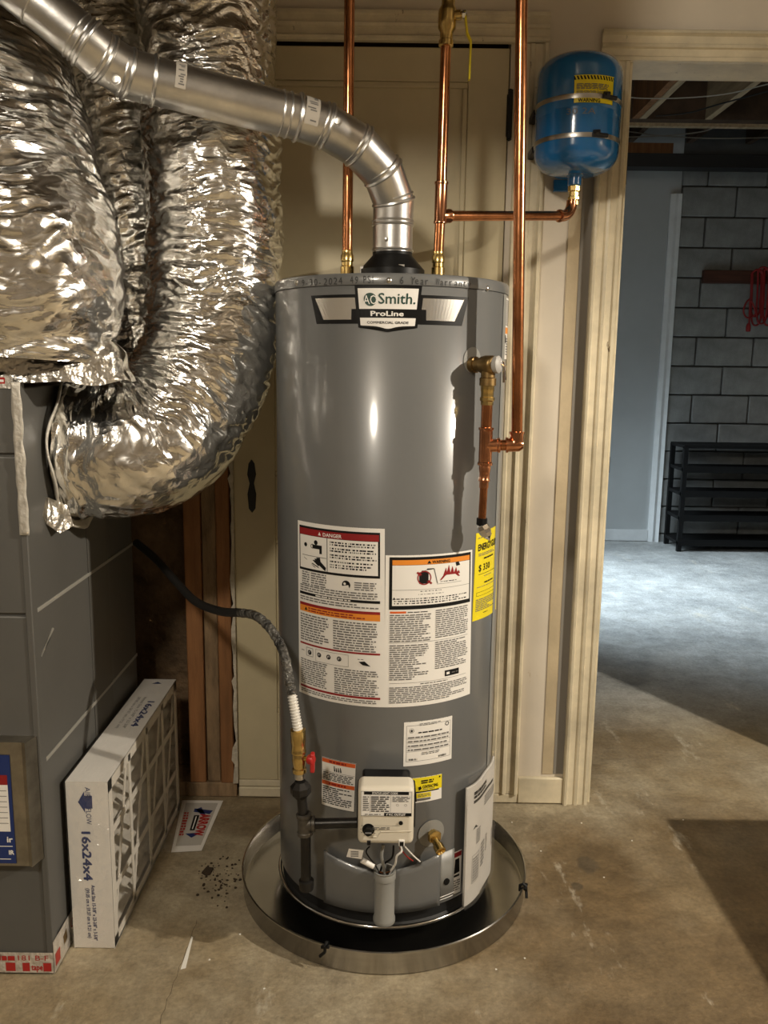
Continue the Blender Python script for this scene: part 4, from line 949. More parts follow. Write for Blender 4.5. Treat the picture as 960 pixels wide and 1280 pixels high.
# relief discharge
rl = thing('relief_discharge_pipe', 'copper discharge pipe running from the relief valve up along the casing', 'pipe', (TPX.x, TPX.y, TPX.z-.05))
RY = TPX.y
q_in = TPX+Vector((0, 0, -.040)); tz_ = atY(604, 557, RY); x_ = TPX.x
mb = MB(); mb.lathe([(.0135, 0), (.0135, -.010), (.0125, -.012), (.0125, -.022), (.0145, -.023), (.0145, -.029), (.0125, -.031), (.0125, -.038)], q_in, (0, 0, 1), 8); mb.build('brass_adapter', M_BRASS, rl, ang=30)
bx_ = atY(602.5, 600, RY).x
teec = Vector((TPX.x, RY, tz_.z))
MB().tube([q_in+Vector((0, 0, -.03)), teec+Vector((0, 0, .02))], CR, 24).build('pipe', M_COPPER, rl)
mb = MB(); mb.lathe([(CR, -.040), (CR+.004, -.039), (CR+.004, -.034), (CR+.0022, -.032), (CR+.0022, .030), (CR+.004, .032), (CR+.004, .036), (CR, .037)], teec, (0, 0, 1), 24, caps=False)
er_ = atY(646, 556, RY-.002); rax = (er_-teec).normalized()
mb.lathe([(CR+.0022, 0), (CR+.0022, .022), (CR+.004, .024), (CR+.004, .028), (CR, .030)], teec, rax, 24, caps=False); mb.build('tee_fitting', M_COPPERF, rl)
MB().tube([teec+rax*.02, er_-rax*.012], CR, 24).build('branch_pipe', M_COPPER, rl)
upx = atY(651.5, 60, RY-.002); ua = Vector((upx.x-er_.x, 0, upx.z-er_.z)).normalized()
mb = MB(); mb.tube([er_-rax*.022, er_-rax*.010, er_-rax*.003+ua*.002, er_+ua*.010, er_+ua*.024], CR+.0026, 20); mb.lathe([(CR, -.003), (CR+.0045, -.002), (CR+.0045, .002), (CR, .003)], er_+ua*.024, ua, 20, caps=False); mb.lathe([(CR, -.003), (CR+.0045, -.002), (CR+.0045, .002), (CR, .003)], er_-rax*.020, rax, 20, caps=False)
mb.lathe([(CR+.0026, -.014), (CR+.0026, .004), (.009, .012), (.0001, .014)], er_, rax, 20); mb.build('elbow_fitting', M_COPPERF, rl)
MB().tube([er_+ua*.02, er_+ua*1.60], CR, 24).build('riser_pipe', M_COPPER, rl)
low = atY(602.5, 650, RY); r0 = teec+Vector((0, 0, -.040)); lax = (low-r0).normalized()
mb = MB(); mb.lathe([(CR, 0), (CR+.001, .004), (.0105, .016), (.0105, .026), (.0118, .028), (.0118, .031), (.0095, .033), (.0095, .045), (.008, .046)], r0, lax, 20, caps=False); mb.build('reducer', M_COPPERF, rl)
MB().tube([r0+lax*.02, low], .008, 20).build('drop_pipe', M_COPPER, rl)
mb = MB(); mb.lathe([(.011, 0), (.011, .013), (.008, .016)], low-lax*.004, lax, 8); mb.build('pipe_end', M_BLACK, rl, ang=30)
nz0 = low+lax*.010; nax = Vector((.42, -.12, -.8)).normalized()
mb = MB(); mb.lathe([(.006, -.004), (.012, .002), (.0135, .010), (.0125, .018), (.009, .026), (.004, .031), (.0015, .036)], nz0, nax, 7); o = mb.build('drip_nozzle', M_CHROME, rl, smooth=False); o['label'] = 'faceted chrome end piece'

# ================================================================== EXPANSION TANK
ex = thing('expansion_tank', 'blue expansion tank strapped to the wall beside the doorway', 'tank', (ec.x, WY, ec.z))
et = atY(724, 73, EY).z; eb = atY(717, 222, EY).z
H_ = et-eb
pr_ = [(.014, eb-.004), (.02, eb+.004)]
for k in range(9):
    t = k/8*pi/2; pr_.append((.02+(ER-.02)*math.sin(t)**.75, eb+.004+.050*(1-math.cos(t))))
pr_ += [(ER, eb+.15), (ER+.0005, eb+H_*.45), (ER-.0008, eb+H_*.455), (ER-.0008, eb+H_*.475), (ER+.0005, eb+H_*.48)]
for k in range(9):
    t = k/8*pi/2; pr_.append((.03+(ER-.03)*math.cos(t)**.7, et-.046+.046*math.sin(t)))
sh = MB().lathe(pr_, (ec.x, EY, 0), n=72).build('tank_shell', M_BLUE, ex, ang=50)
MB().lathe([(.022, et-.006), (.022, et+.004), (.018, et+.008), (.001, et+.009)], (ec.x, EY, 0), n=24).build('air_cap', M_BLACK, ex)
MB().lathe([(.0165, eb+.010), (.0165, eb-.018), (.0135, eb-.020)], (ec.x, EY, 0), n=20).build('tank_port', M_BLUE, ex)
mb = MB(); z_ = eb-.018; mb.lathe([(.0125, 0), (.0155, -.003), (.0155, -.014), (.012, -.016), (.012, -.026), (.0145, -.028), (.0145, -.034), (.0115, -.036), (.0115, min(-.045, ez.z-z_+.004))], (ec.x, EY, z_), n=8); mb.build('port_adapter', M_BRASS, ex, ang=30)
for zc_, cxp in ((atY(720, 119, EY-ER).z, 760), (atY(720, 168, EY-ER).z, 747)):
    mb = MB(); mb.lathe([(ER, -.0052), (ER+.0016, -.0052), (ER+.0022, 0), (ER+.0016, .0052), (ER, .0052)], (ec.x, EY, zc_), n=64, caps=False); st_ = mb.build('strap', M_STEEL, ex); st_['label'] = 'steel band strap'
    for sx in (-1, 1): MB().box(ec.x+sx*(ER-.012)-.012, ec.x+sx*(ER-.012)+.012+sx*.008, EY+.04, WY+.001 if sx < 0 else WY-.0165, zc_-.008, zc_+.008).build('wall_tab', M_BLACK, st_, bevel=.002)
    cc = atY(cxp, 126 if cxp == 760 else 169, EY-ER); da = math.asin(max(-1, min(1, (cc.x-ec.x)/ER))); dn = Vector((math.sin(da), -math.cos(da), 0)); td = Vector((math.cos(da), math.sin(da), 0)); c0_ = Vector((ec.x, EY, zc_))+dn*(ER+.004)
    mb = MB(); mb.tube([c0_-td*.014, c0_+td*.024], .005, 8); mb.lathe([(.007, -.004), (.007, .005)], c0_-td*.005+Vector((0, 0, .003)), td, 6); mb.tube([c0_-td*.012+Vector((0, 0, .006)), c0_+td*.004+Vector((0, 0, .008))], .004, 8); mb.build('clamp_bolt', M_BLACKIRON, st_)
def ex_uv(x, y):
    d = ray(x, y); ox, oy = -ec.x, -EY; a = d.x**2+d.y**2; b = 2*(ox*d.x+oy*d.y); c = ox*ox+oy*oy-ER*ER; t = (-b-math.sqrt(max(0, b*b-4*a*c)))/(2*a); p = CAMLOC+d*t
    return (math.atan2(p.x-ec.x, EY-p.y)*ER, p.z)
ex_emb = lambda u, v, h: Vector((ec.x+(ER+h)*math.sin(u/ER), EY-(ER+h)*math.cos(u/ER), v))
d = Decal('caution_label', ex, [ex_uv(718, 94.5), ex_uv(767, 97), ex_uv(765, 132), ex_uv(717, 129)], ex_emb, M_YEL); d.root['label'] = 'yellow caution label with black stripes'
d.rect(K, 0, 0, 1, .16, 1)
for k in range(13): d.quad(M_YEL, [(.01+k*.076, .0), (.045+k*.076, .0), (.085+k*.076, .16), (.05+k*.076, .16)], 2)
d.rect(M_YEL, 0, -.0, 1, .025, 3); d.frame(K, 0, 0, 1, 1, .0006, 1); d.lines(M_INKG, .06, .30, .85, .52, 5, .6, ragged=.5); d.lines(M_INKG, .06, .56, .85, .66, 3); d.text(K, 'WARNING', .10, .97, .62, .13, 1, bold=.03); d.done()
d = Decal('stamped_code', ex, [ex_uv(694, 136), ex_uv(770, 138), ex_uv(769, 149), ex_uv(694, 147)], ex_emb, M_BLUE); d.text(M_INKG, '30 2A', .18, .90, .60, .7, 1); d.done()
bq0 = atY(691, 226, WY); bq1 = atY(709, 241, WY)
MB().box(bq0.x, bq1.x, WY-.016, WY-.003, bq1.z, bq0.z).build('wall_bracket', M_BLUE, ex, bevel=.002)

# ================================================================== GAS LINE
gas = thing('gas_line', 'black iron gas pipe with red-handled valve feeding the water heater control', 'gas pipe', tuple(atY(380, 1110, 1.60)))
GY = 1.600
gp = lambda x, y: atY(x, y, GY)
IR = .0107
tee_g = gp(380.5, 1030)
mb = MB(); mb.tube([gp(376.5, 992), gp(379.5, 1022)], IR, 20); mb.build('nipple', M_IRON, gas)
MB().tube([gp(382, 1040), gp(382.5, 1108)], IR, 20).build('drip_leg', M_IRON, gas)
mb = MB(); c = gp(383, 1100); mb.lathe([(IR+.001, .002), (IR+.005, 0), (IR+.005, -.012), (IR+.004, -.020), (IR-.002, -.024), (.0001, -.024)], c, (0, 0, 1), 16); mb.build('drip_cap', M_IRON, gas)
mb = MB(); zax = (gp(379.5, 1015)-gp(381.5, 1047)).normalized(); mb.lathe([(IR, -.024), (IR+.0055, -.023), (IR+.0055, -.017), (IR+.0035, -.015), (IR+.0035, .015), (IR+.0055, .017), (IR+.0055, .023), (IR, .024)], tee_g, zax, 24)
gax = (gp(447, 1028)-tee_g).normalized(); mb.lathe([(IR+.0035, 0), (IR+.0035, .014), (IR+.0055, .016), (IR+.0055, .022), (IR, .023)], tee_g, gax, 24); mb.build('iron_tee', mat('grey_malleable_iron', (.10, .09, .075), .45, metal=.4, var=.4, vscale=40), gas)
endp = Vector((gx0+.004, GY, gp(447, 1028).z))
MB().tube([tee_g+gax*.015, endp], IR, 20).build('feed_nipple', M_IRON, gas)
c = gp(376, 990); mb = MB(); mb.lathe([(IR+.002, -.012), (IR+.0035, -.010), (.0215, -.001), (.0215, .013), (.017, .018), (IR+.002, .022), (IR+.001, .024)], c, Vector((-.03, 0, 1)), 8); mb.build('union', M_IRON, gas, ang=30)
cz = gp(374.5, 966); bt_ = gp(372.5, 912); vax2 = (bt_-cz).normalized(); Lb = (bt_-cz).length
MB().lathe([(IR, -.012), (IR, .004)], cz, vax2, 20).build('zinc_nipple', M_STEEL, gas)
mb = MB(); mb.lathe([(.0115, 0), (.0145, .002), (.0145, .010), (.012, .012), (.0135, .020), (.0145, .028), (.0135, .038), (.012, .042), (.0155, .044), (.0155, .048), (.0145, .050), (.0145, .066), (.0155, .068), (.0155, Lb), (.010, Lb+.001)], cz, vax2, 14); gvl = mb.build('gas_valve', M_BRASS, gas, ang=30); gvl['label'] = 'brass gas shutoff valve'
st0 = gp(374.5, 947); st1 = gp(389, 946)+Vector((0, -.012, 0)); sax = (st1-st0).normalized()
MB().tube([st0, st1], .005, 12).build('valve_stem', M_BRASS, gvl)
mb = MB(); mb.lathe([(.009, -.006), (.010, -.004), (.010, .005), (.008, .008)], st1, sax, 18); mb.box(st1.x-.001, st1.x+.008, st1.y-.008, st1.y+.008, st1.z-.026, st1.z+.014); mb.build('red_handle', M_REDP, gvl, bevel=.0025)
# flexible connector
fx = [bt_, gp(370, 897), atY(365, 868, 1.605), atY(361, 845, 1.62), atY(353, 812, 1.645), atY(338, 786, 1.68), atY(320, 770, 1.73), atY(300, 766, 1.79), atY(275, 764, 1.86), atY(245, 752, 1.94), atY(220, 727, 2.02), atY(196, 700, 2.09), atY(170, 678, 2.15)]
sp = spline(fx, 10)
flex = thing('flexible_gas_connector', 'grey taped flexible gas connector curving down to the brass valve', 'gas hose', tuple(bt_))
# corrugated bare end
bare = sp[0:21]; pts2 = []; rads = []
Lc = [0]
for a_, b_ in zip(bare[:-1], bare[1:]): Lc.append(Lc[-1]+(b_-a_).length)
N_ = 120
for k in range(N_+1):
    s_ = Lc[-1]*k/N_; i = max(j for j in range(len(Lc)) if Lc[j] <= s_+1e-9); i = min(i, len(bare)-2); t = (s_-Lc[i])/max(1e-9, Lc[i+1]-Lc[i]); pts2.append(bare[i].lerp(bare[i+1], t)); rads.append(.0088+.0016*math.sin(2*pi*k/10))
MB().tube(pts2, rads, 18).build('corrugated_end', mat('bare_corrugated', (.85, .83, .78), .3, metal=.3), flex)
rnd = random.Random(5)
tp_ = sp[20:72]; MB().tube(tp_, [.0098+.0022*noise.noise(Vector((k*.9, 3, 1))) for k in range(len(tp_))], 18).build('taped_hose', M_CLEARTAPE, flex)
tp_ = sp[70:]; MB().tube(tp_, .0100, 18).build('black_hose', M_RUBBER, flex)

# ================================================================== FOIL DUCTS
def duct(name, label, path, rad, seed, amp=1., nseg=420, nring=150, end_r=None, squash=None):
    P = spline(path, 12)
    L_ = [0]
    for a_, b_ in zip(P[:-1], P[1:]): L_.append(L_[-1]+(b_-a_).length)
    tot = L_[-1]; pts = []; j = 0
    for k in range(nseg+1):
        s_ = tot*k/nseg
        while j < len(P)-2 and L_[j+1] < s_: j += 1
        t = (s_-L_[j])/max(1e-9, L_[j+1]-L_[j]); pts.append(P[j].lerp(P[j+1], t))
    T = [(pts[min(i+1, nseg)]-pts[max(i-1, 0)]).normalized() for i in range(nseg+1)]
    for _ in range(3): T = [(T[max(i-2, 0)]+T[i]+T[min(i+2, nseg)]).normalized() for i in range(nseg+1)]
    nrm = Vector((0, -1, 0)); nrm = (nrm-T[0]*nrm.dot(T[0])).normalized()
    V = []; UV = []
    nv = noise.noise
    for i in range(nseg+1):
        nrm = (nrm-T[i]*nrm.dot(T[i])).normalized(); bn = T[i].cross(nrm); s_ = tot*i/nseg
        r0 = rad(s_/tot) if callable(rad) else rad
        cv = (T[min(i+6, nseg)]-T[max(i-6, 0)])/(12*tot/nseg)
        for k in range(nring):
            th = 2*pi*k/nring; dr = nrm*math.cos(th)+bn*math.sin(th)
            x, y = math.cos(th), math.sin(th)
            wob = .010*nv(Vector((x*1.3, y*1.3, s_*7+seed)))
            warp = .055*nv(Vector((x*1.6+9, y*1.6, s_*5+seed)))
            f1 = nv(Vector((x*1.1, y*1.1, (s_+warp)*38+seed*3)))
            f2 = nv(Vector((x*2.6+5, y*2.6, (s_+warp*.6)*75+seed*5)))
            f3 = nv(Vector((x*7, y*7, s_*60+seed)))
            ridge = .5-abs(f1)*1.4
            bend = cv.dot(dr)                      # >0 on the inside of the bend
            md = .55+.9*(.5+.5*nv(Vector((x*.9+3, y*.9, s_*6+seed*2))))
            g = md+min(2.2, max(0, bend)*.22)
            disp = wob+amp*g*(.0085*ridge+.0042*(.4-abs(f2)*1.3)+.0022*f3)
            V.append(pts[i]+dr*(r0+disp)); UV.append((th*.16, s_))
    F_ = [(i*nring+k, i*nring+(k+1) % nring, (i+1)*nring+(k+1) % nring, (i+1)*nring+k) for i in range(nseg) for k in range(nring)]
    me = D.meshes.new(name); me.from_pydata([tuple(v) for v in V], [], F_); me.materials.append(M_FOIL)
    uvl = me.uv_layers.new(name='UVMap'); li = np.empty(len(me.loops), dtype=np.int32); me.loops.foreach_get('vertex_index', li)
    ua_ = np.array(UV, dtype=np.float32)[li]
    ua_ = ua_.reshape(-1, 4, 2); mx_ = ua_[:, :, 0].max(axis=1) - ua_[:, :, 0].min(axis=1); wrapm = mx_ > .5
    sub = ua_[wrapm]; sub[:, :, 0] = np.where(sub[:, :, 0] < .5, sub[:, :, 0]+2*pi*.16, sub[:, :, 0]); ua_[wrapm] = sub
    uvl.data.foreach_set('uv', ua_.reshape(-1))
    me.polygons.foreach_set('use_smooth', [True]*len(me.polygons)); me.update()
    o = D.objects.new(name, me); COL.objects.link(o); tag(o, label, 'duct', 'foil insulated ducts'); return o
RB = .146
ductB = duct('flexible_duct', 'foil insulated duct bending beside the water heater into the furnace side', [(-.405, 1.985, 2.70), (-.41, 1.985, 2.4), (-.405, 1.98, 2.1), (-.395, 1.975, 1.8), (-.388, 1.965, 1.55), (-.393, 1.946, 1.36), (-.425, 1.90, 1.20), (-.485, 1.85, 1.10), (-.56, 1.815, 1.065), (-.669, 1.81, 1.065)], lambda t: RB*(1-.02*max(0, (t-.85)/.15)), 1.7, 1.0)
ductC = duct('flexible_duct', 'foil insulated duct squeezed between the two bigger ducts', [(-.76, 2.135, 2.70), (-.735, 2.135, 2.4), (-.685, 2.135, 2.1), (-.652, 2.128, 1.8), (-.623, 2.127, 1.55), (-.611, 2.128, 1.40), (-.588, 2.125, 1.25), (-.577, 2.115, 1.14), (-.605, 2.11, 1.085), (-.669, 2.11, 1.075)], lambda t: .128-.043*min(1, max(0, (t-.72)/.16)), 8.3, 1.0, 360, 130)
ductA = duct('flexible_duct', 'largest foil insulated duct sloping down onto the furnace top', [(-1.27, 1.985, 2.60), (-1.09, 1.965, 2.25), (-.947, 1.918, 1.98), (-.850, 1.815, 1.78), (-.78, 1.71, 1.60), (-.722, 1.665, 1.42), (-.727, 1.66, 1.262)], lambda t: .215-.01*t-.035*max(0, (t-.93)/.07), 4.1, 1.25, 420, 170)

# ================================================================== FURNACE
FX, FY0, FZ = -.672, 1.555, 1.215
fu = thing('furnace', 'grey sheet metal furnace cabinet carrying the foil ducts', 'furnace', (-1.0, 1.85, 0))
FB = 2.20
box('cabinet', M_FURN, fu, -1.35, FX-.001, FY0+.002, FB, .035, FZ-.01, bevel=.003)
for z0, z1 in ((.028, .770), (.775, 1.078), (1.083, FZ)): box('front_panel', M_FURN, fu, -1.35, FX, FY0-.004, FY0+.02, z0, z1, bevel=.003)
for z_ in (.465, .775): MB().box(FX-.004, FX+.0015, FY0+.02, FB, z_-.004, z_+.004).build('side_seam', M_FURNE, fu, bevel=.001)
box('side_patch', mat('furnace_side_patch', (.10, .096, .088), .55), fu, FX-.003, FX+.001, 1.86, 1.99, .36, .96)
box('corner_post', M_FURN, fu, FX-.012, FX+.0015, FY0-.006, FY0+.02, .028, FZ, bevel=.002)
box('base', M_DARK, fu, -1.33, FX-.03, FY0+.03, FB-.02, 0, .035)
# foil tape at the bottom and top
def tape(nm, b, emb, W1, H1, red):
    d = Decal(nm, fu, [(0, H1), (W1, H1), (W1, 0), (0, 0)], emb, M_TAPE); rnd = random.Random(nm)
    d.done(); return d
dt = Decal('bottom_tape', fu, [(-1.0, .052), (FX+.002, .052), (FX+.002, .006), (-1.0, .006)], lambda u, v, h: Vector((u, FY0-.0065-h-.004*math.sin(u*60)*0, v)), M_TAPE); dt.root['label'] = 'foil tape printed in red along the cabinet foot'
for k, (a_, b_) in enumerate(((.70, .76), (.805, .85), (.935, .985))): dt.rect(M_REDP, a_, .50, b_, .92, 1)
dt.text(M_REDP, '181 B-F', .78, .38, .97, .26, 1); dt.text(M_REDP, 'tape', .86, .86, .93, .3, 1, bold=.03); dt.lines(M_REDP, .60, .15, .78, .4, 1, .9); dt.done()
dt = Decal('bottom_tape', fu, [(FY0-.006, .075), (FY0+.14, .075), (FY0+.14, .004), (FY0-.006, .004)], lambda u, v, h: Vector((FX+.002+h, u, v)), M_TAPE); dt.root['label'] = 'foil tape printed in red around the cabinet foot'
dt.rect(M_REDP, .05, .45, .22, .85, 1); dt.quad(M_BRASSD, [(.35, .35), (.48, .25), (.50, .6), (.38, .65)], 1); dt.disc(M_REDP, .72, .4, .011, 1, 16, ring=.003); dt.done()
dt = Decal('top_tape', fu, [(-1.0, FZ+.010), (FX-.008, FZ+.010), (FX-.008, FZ-.012), (-1.0, FZ-.012)], lambda u, v, h: Vector((u, FY0-.0055-h, v)), M_TAPE); dt.rect(M_REDP, .6, .1, .955, .62, 1); dt.lines(M_WHITE, .72, .25, .95, .5, 1, .8, 2); dt.done()
# duct collars
mb = MB(); mb.grid(lambda i, j: Vector((-.73+(.235+.02*noise.noise(Vector((i*9, j*2, 0)))-.03*j)*math.cos(2*pi*i), 1.655+(.105+.012*noise.noise(Vector((i*9, 3, j*2)))-.01*j)*math.sin(2*pi*i), FZ+.0+.075*j+.012*noise.noise(Vector((i*14, 7, 0))))), 120, 12)
o = mb.build('duct_collar', mat('crumpled_foil', (.72, .69, .63), .28, metal=1, bump=.8, bscale=13, bdist=.03), fu); o['label'] = 'crumpled foil collar'
def flange(i, j):
    a = 2*pi*i; r = .150+.022*j+.006*noise.noise(Vector((i*12, j*3, 2)))
    return Vector((FX+.006+.006*math.sin(i*37)+.010*j, 1.81+r*math.cos(a), 1.065+r*math.sin(a)))
MB().grid(flange, 100, 4).build('duct_flange', mat('pale_tape', (.55, .52, .46), .5, metal=.3, bump=.6, bscale=40), fu, solid=.004)
tri = [atY(46, 618, 1.63), atY(50, 640, 1.625), atY(58, 655, 1.64), atY(75, 667, 1.66), atY(92, 657, 1.68), atY(84, 632, 1.69), atY(60, 622, 1.66)]
mb = MB(); mb.add(tri, [(0, 1, 6), (1, 2, 6), (2, 3, 5, 6), (3, 4, 5)]); o = mb.build('loose_tape_flap', D.materials['crumpled_foil'], fu, smooth=False, solid=.003)
mb = MB(); mb.grid(lambda i, j: Vector((FX-.012+.018*i+.003*noise.noise(Vector((i*3, j*9, 1))), FY0-.008-.002*noise.noise(Vector((i*4, j*11, 5))), .93+.285*j)), 4, 40); mb.build('corner_tape', mat('pale_tape', (1, 1, 1)), fu, solid=.002)
# galvanised filter slot cover
gcov = atY(55, 1000, FY0-.03)
gz1_, gz0_ = atY(30, 927, FY0-.03).z, atY(30, 1081, FY0-.03).z
xr = atY(36, 1000, FY0-.035).x; xf = atY(50, 1000, FY0).x
mb = MB(); prf = [(-1.2, .030), (xr-.008, .030), (xr, .034), (xr+.006, .012), (xr+.010, .002), (FX-.004, .002), (FX-.004, -.002), (-1.2, -.002)]
mb.prism(prf[::-1], lambda x, dd: (x, FY0-.004-dd, gz0_), lambda x, dd: (x, FY0-.004-dd, gz1_)); sl = mb.build('filter_slot_cover', M_GALVD, fu, ang=20); sl['label'] = 'bent galvanised filter slot cover'
MB().lathe([(.0045, 0), (.0045, .001), (.003, .003), (.0001, .0032)], (FX-.011, FY0-.006, atY(42, 1006, FY0).z), (0, -1, 0), 12).build('rivet', M_STEEL, sl)
sx1 = atY(16, 1010, FY0-.035).x; sz1, sz0 = atY(8, 944, FY0-.035).z, atY(8, 1079, FY0-.035).z
d = Decal('service_sticker', sl, [(sx1-.10, sz1), (sx1, sz1), (sx1, sz0), (sx1-.10, sz0)], lambda u, v, h: Vector((u, FY0-.0345-h, v)), M_NAVY); d.root['label'] = 'navy and white service sticker'
d.rect(M_RED, .0, .18, .93, .27, 1); d.rect(M_WHITE, .0, .27, .93, .70, 1)
for k in range(7): d.rect(M_INKG, .1, .32+k*.05, .9, .325+k*.05, 2)
d.text(M_WHITE, 'ir', .85, .80, .955, .055, 1, bold=.03); d.rect(M_WHITE, .2, .835, .95, .842, 1); d.text(M_WHITE, 'IR', .87, .915, .965, .04, 1, bold=.04); d.rect(M_WHITE, .2, .955, .9, .962, 1); d.done()
# paint scuff on the cabinet side
s0 = atX(53, 820, FX+.0005); s1 = atX(66, 787, FX+.0005)
mb = MB(); mb.add([s0, s0+Vector((0, .012, -.004)), s1+Vector((0, .008, 0)), s1], [(0, 1, 2, 3)]); 
mb = MB(); mb.prism([(s0.y-.003, s0.z), (s0.y+.007, s0.z+.01), (s1.y+.006, s1.z), (s1.y, s1.z+.004)], lambda y, z: (FX+.0012, y, z), lambda y, z: (FX-.001, y, z)); mb.build('paint_scuff', M_FURNE, fu, smooth=False)

# ================================================================== AIR FILTER
AF = thing('air_filter', 'white pleated air filter in shrink wrap standing beside the furnace', 'air filter', (-.615, 1.92, 0))
ax0, ax1, ay0, ay1, az1 = -.659, -.571, 1.632, 2.215, .388
T_ = .004
mb = MB(); mb.box(ax0, ax1, ay0, ay0+T_, .002, az1); fr = mb.build('edge_panel', M_CARD, AF, bevel=.001)
MB().box(ax0, ax1, ay1-T_, ay1, .002, az1).build('edge_panel', M_CARD, AF); tp_f = MB().box(ax0, ax1, ay0, ay1, az1-T_, az1).build('top_panel', M_CARD, AF, bevel=.001); MB().box(ax0, ax1, ay0, ay1, .001, .002+T_).build('bottom_panel', M_CARD, AF)
# lattice face: borders, cross bars, diagonal straps, each its own piece
def bar(x, y0, z0, y1, z1, wd, nm):
    a = Vector((0, y0, z0)); b = Vector((0, y1, z1)); dd = (b-a).normalized(); nn = Vector((0, -dd.z, dd.y))*wd/2
    c = [a-nn, b-nn, b+nn, a+nn]; mb = MB()
    mb.add([(x, p.y, p.z) for p in c]+[(x-.002, p.y, p.z) for p in c], [(0, 1, 2, 3), (7, 6, 5, 4), (0, 4, 5, 1), (1, 5, 6, 2), (2, 6, 7, 3), (3, 7, 4, 0)]); return mb.build(nm, M_CARD, AF, smooth=False)
for face_x in (ax1, ax0+.002):
    bar(face_x, ay0, .012, ay1, .012, .024, 'face_border'); bar(face_x, ay0, az1-.014, ay1, az1-.014, .026, 'face_border'); bar(face_x, ay0+.014, 0.002, ay0+.014, az1, .026, 'face_border'); bar(face_x, ay1-.014, .002, ay1-.014, az1, .026, 'face_border')
    if face_x == ax1:
        for yy in (ay0+.150, ay0+.292, ay0+.434): bar(face_x, yy, 0.01, yy, az1-.01, .016, 'cross_bar')
        for zz in (.125, .262): bar(face_x-.0022, ay0+.01, zz, ay1-.01, zz, .016, 'cross_bar')
        for k in range(4):
            y0 = ay0+.02+k*.142
            bar(face_x-.0044, y0, .02, y0+.125, .37, .012, 'diagonal_strap')
# pleats, ridges along the filter's length
zg = []
n_p = 9
mb = MB(); vs_ = []
for k in range(2*n_p+1):
    zz = .01+(az1-.02)*k/(2*n_p); xx = ax1-.007 if k % 2 else ax0+.012
    vs_ += [(xx, ay0+T_, zz), (xx, ay1-T_, zz)]
mb.add(vs_, [(2*k, 2*k+1, 2*k+3, 2*k+2) for k in range(2*n_p)]); mb.build('pleated_media', M_PLEAT, AF, smooth=False)
# printing
fe = lambda u, v, h: Vector((u, ay0-h, v))
d = Decal('edge_print', fr, [(ax0, az1), (ax1, az1), (ax1, .002), (ax0, .002)], fe, M_CARD, base_h=.0004)
tw = lambda m_, st_, xb, y0, y1, hg, b=0: d.text(m_, st_, xb, y0, (y1-y0), hg, 1, bold=b, rot=1)
tw(M_NAVY, 'AIR', .46, .03, .095, .13); tw(M_NAVY, 'FLOW', .46, .155, .25, .13)
d.quad(M_NAVY, [(.44, .08), (.62, .08), (.62, .155), (.44, .155)], 1, 'arrow'); d.poly(M_NAVY, [(.28, .118), (.44, .055), (.44, .180)], 1, 'arrow')
tw(M_NAVY, '16x24x4', .33, .295, .585, .21, .035); tw(M_NAVY, 'Actual Size 15-3/8" x 23-3/8" x 3-5/8"', .50, .615, .955, .085, .03); tw(M_NAVY, '(39.05 cm x 59.37 cm x 9.21 cm)', .36, .635, .94, .085, .03); d.done()
te = lambda u, v, h: Vector((u, v, az1+h))
d = Decal('top_print', tp_f, [(ax0, ay1), (ax1, ay1), (ax1, ay0), (ax0, ay0)], te, M_CARD, base_h=.0004)
d.text(M_NAVY, '16x24x4', .62, .27, .26, .20, 1, bold=.03, rot=1); d.text(M_INKG, 'Actual Size 15-3/8" x 23-3/8"', .42, .22, .33, .09, 1, rot=1); d.text(M_INKG, '(39.05 cm x 59.37 cm x 9.21 cm)', .24, .22, .33, .09, 1, rot=1); d.poly(M_NAVY, [(.35, .06), (.65, .06), (.5, .035)], 1, 'arrow'); d.done()
# shrink wrap
def wrap_side(i, j):
    y = ay0+(ay1-ay0+.02)*i; z = .004+(az1-.004)*j
    b_ = math.sin(pi*min(1, i*.97))**.8*(1-j)**.55*math.sin(pi*min(1, j*.9+.1))**.3
    return Vector((ax1+.0025+.038*b_+.003*noise.noise(Vector((y*25, z*12, 2))), y, z*(1-.0)))
MB().grid(wrap_side, 60, 40).build('wrap_side', M_PLEX, AF)
MB().grid(lambda i, j: Vector((ax0-.002+(ax1-ax0+.004)*i, ay0-.0025-.0012*abs(noise.noise(Vector((i*6, j*14, 3)))), .004+(az1-.002)*j)), 16, 50).build('wrap_front', plastic_mat('wrap_front_film', (1, 1, 1), .13, .06, 1.0, .02), AF)
MB().grid(lambda i, j: Vector((ax0-.002+(ax1-ax0+.004)*i, ay0-.002+(ay1-ay0+.004)*j, az1+.0025+.0012*abs(noise.noise(Vector((i*5, j*20, 7)))))), 12, 60).build('wrap_top', D.materials['wrap_front_film'], AF)

# ================================================================== FLOOR BITS
cq = [atZ(*p, 0) for p in ((228, 1001), (279, 1001.5), (252, 1064), (214, 1066))]
d = Decal('sign_card', None, [(p.x, p.y) for p in cq], lambda u, v, h: Vector((u, v, .0012+h)), M_WHITE, base_h=.0008, step=.05)
tag(d.root, 'white printed card with red lettering lying flat behind the air filter', 'card')
d.rect(mat('card_grey', (.52, .50, .46), .5), .10, .06, .90, .90, 1, 'printed_field')
d.quad(M_NAVY, [(.36, .18), (.85, .22), (.80, .30), (.36, .25)], 2, 'arrow_shaft'); d.quad(M_NAVY, [(.40, .20), (.52, .15), (.72, .33), (.66, .36)], 2, 'arrow_shaft#2')
d.text(M_REDP, 'ARROW', .58, .30, .42, .26, 2, bold=.05, rot=1); d.rect(K, .40, .32, .54, .62, 2, 'name_plate'); d.rect(M_WHITE, .455, .345, .485, .595, 3); d.poly(M_NAVY, [(.30, .68), (.78, .66), (.52, .76)], 2, 'arrow_head')
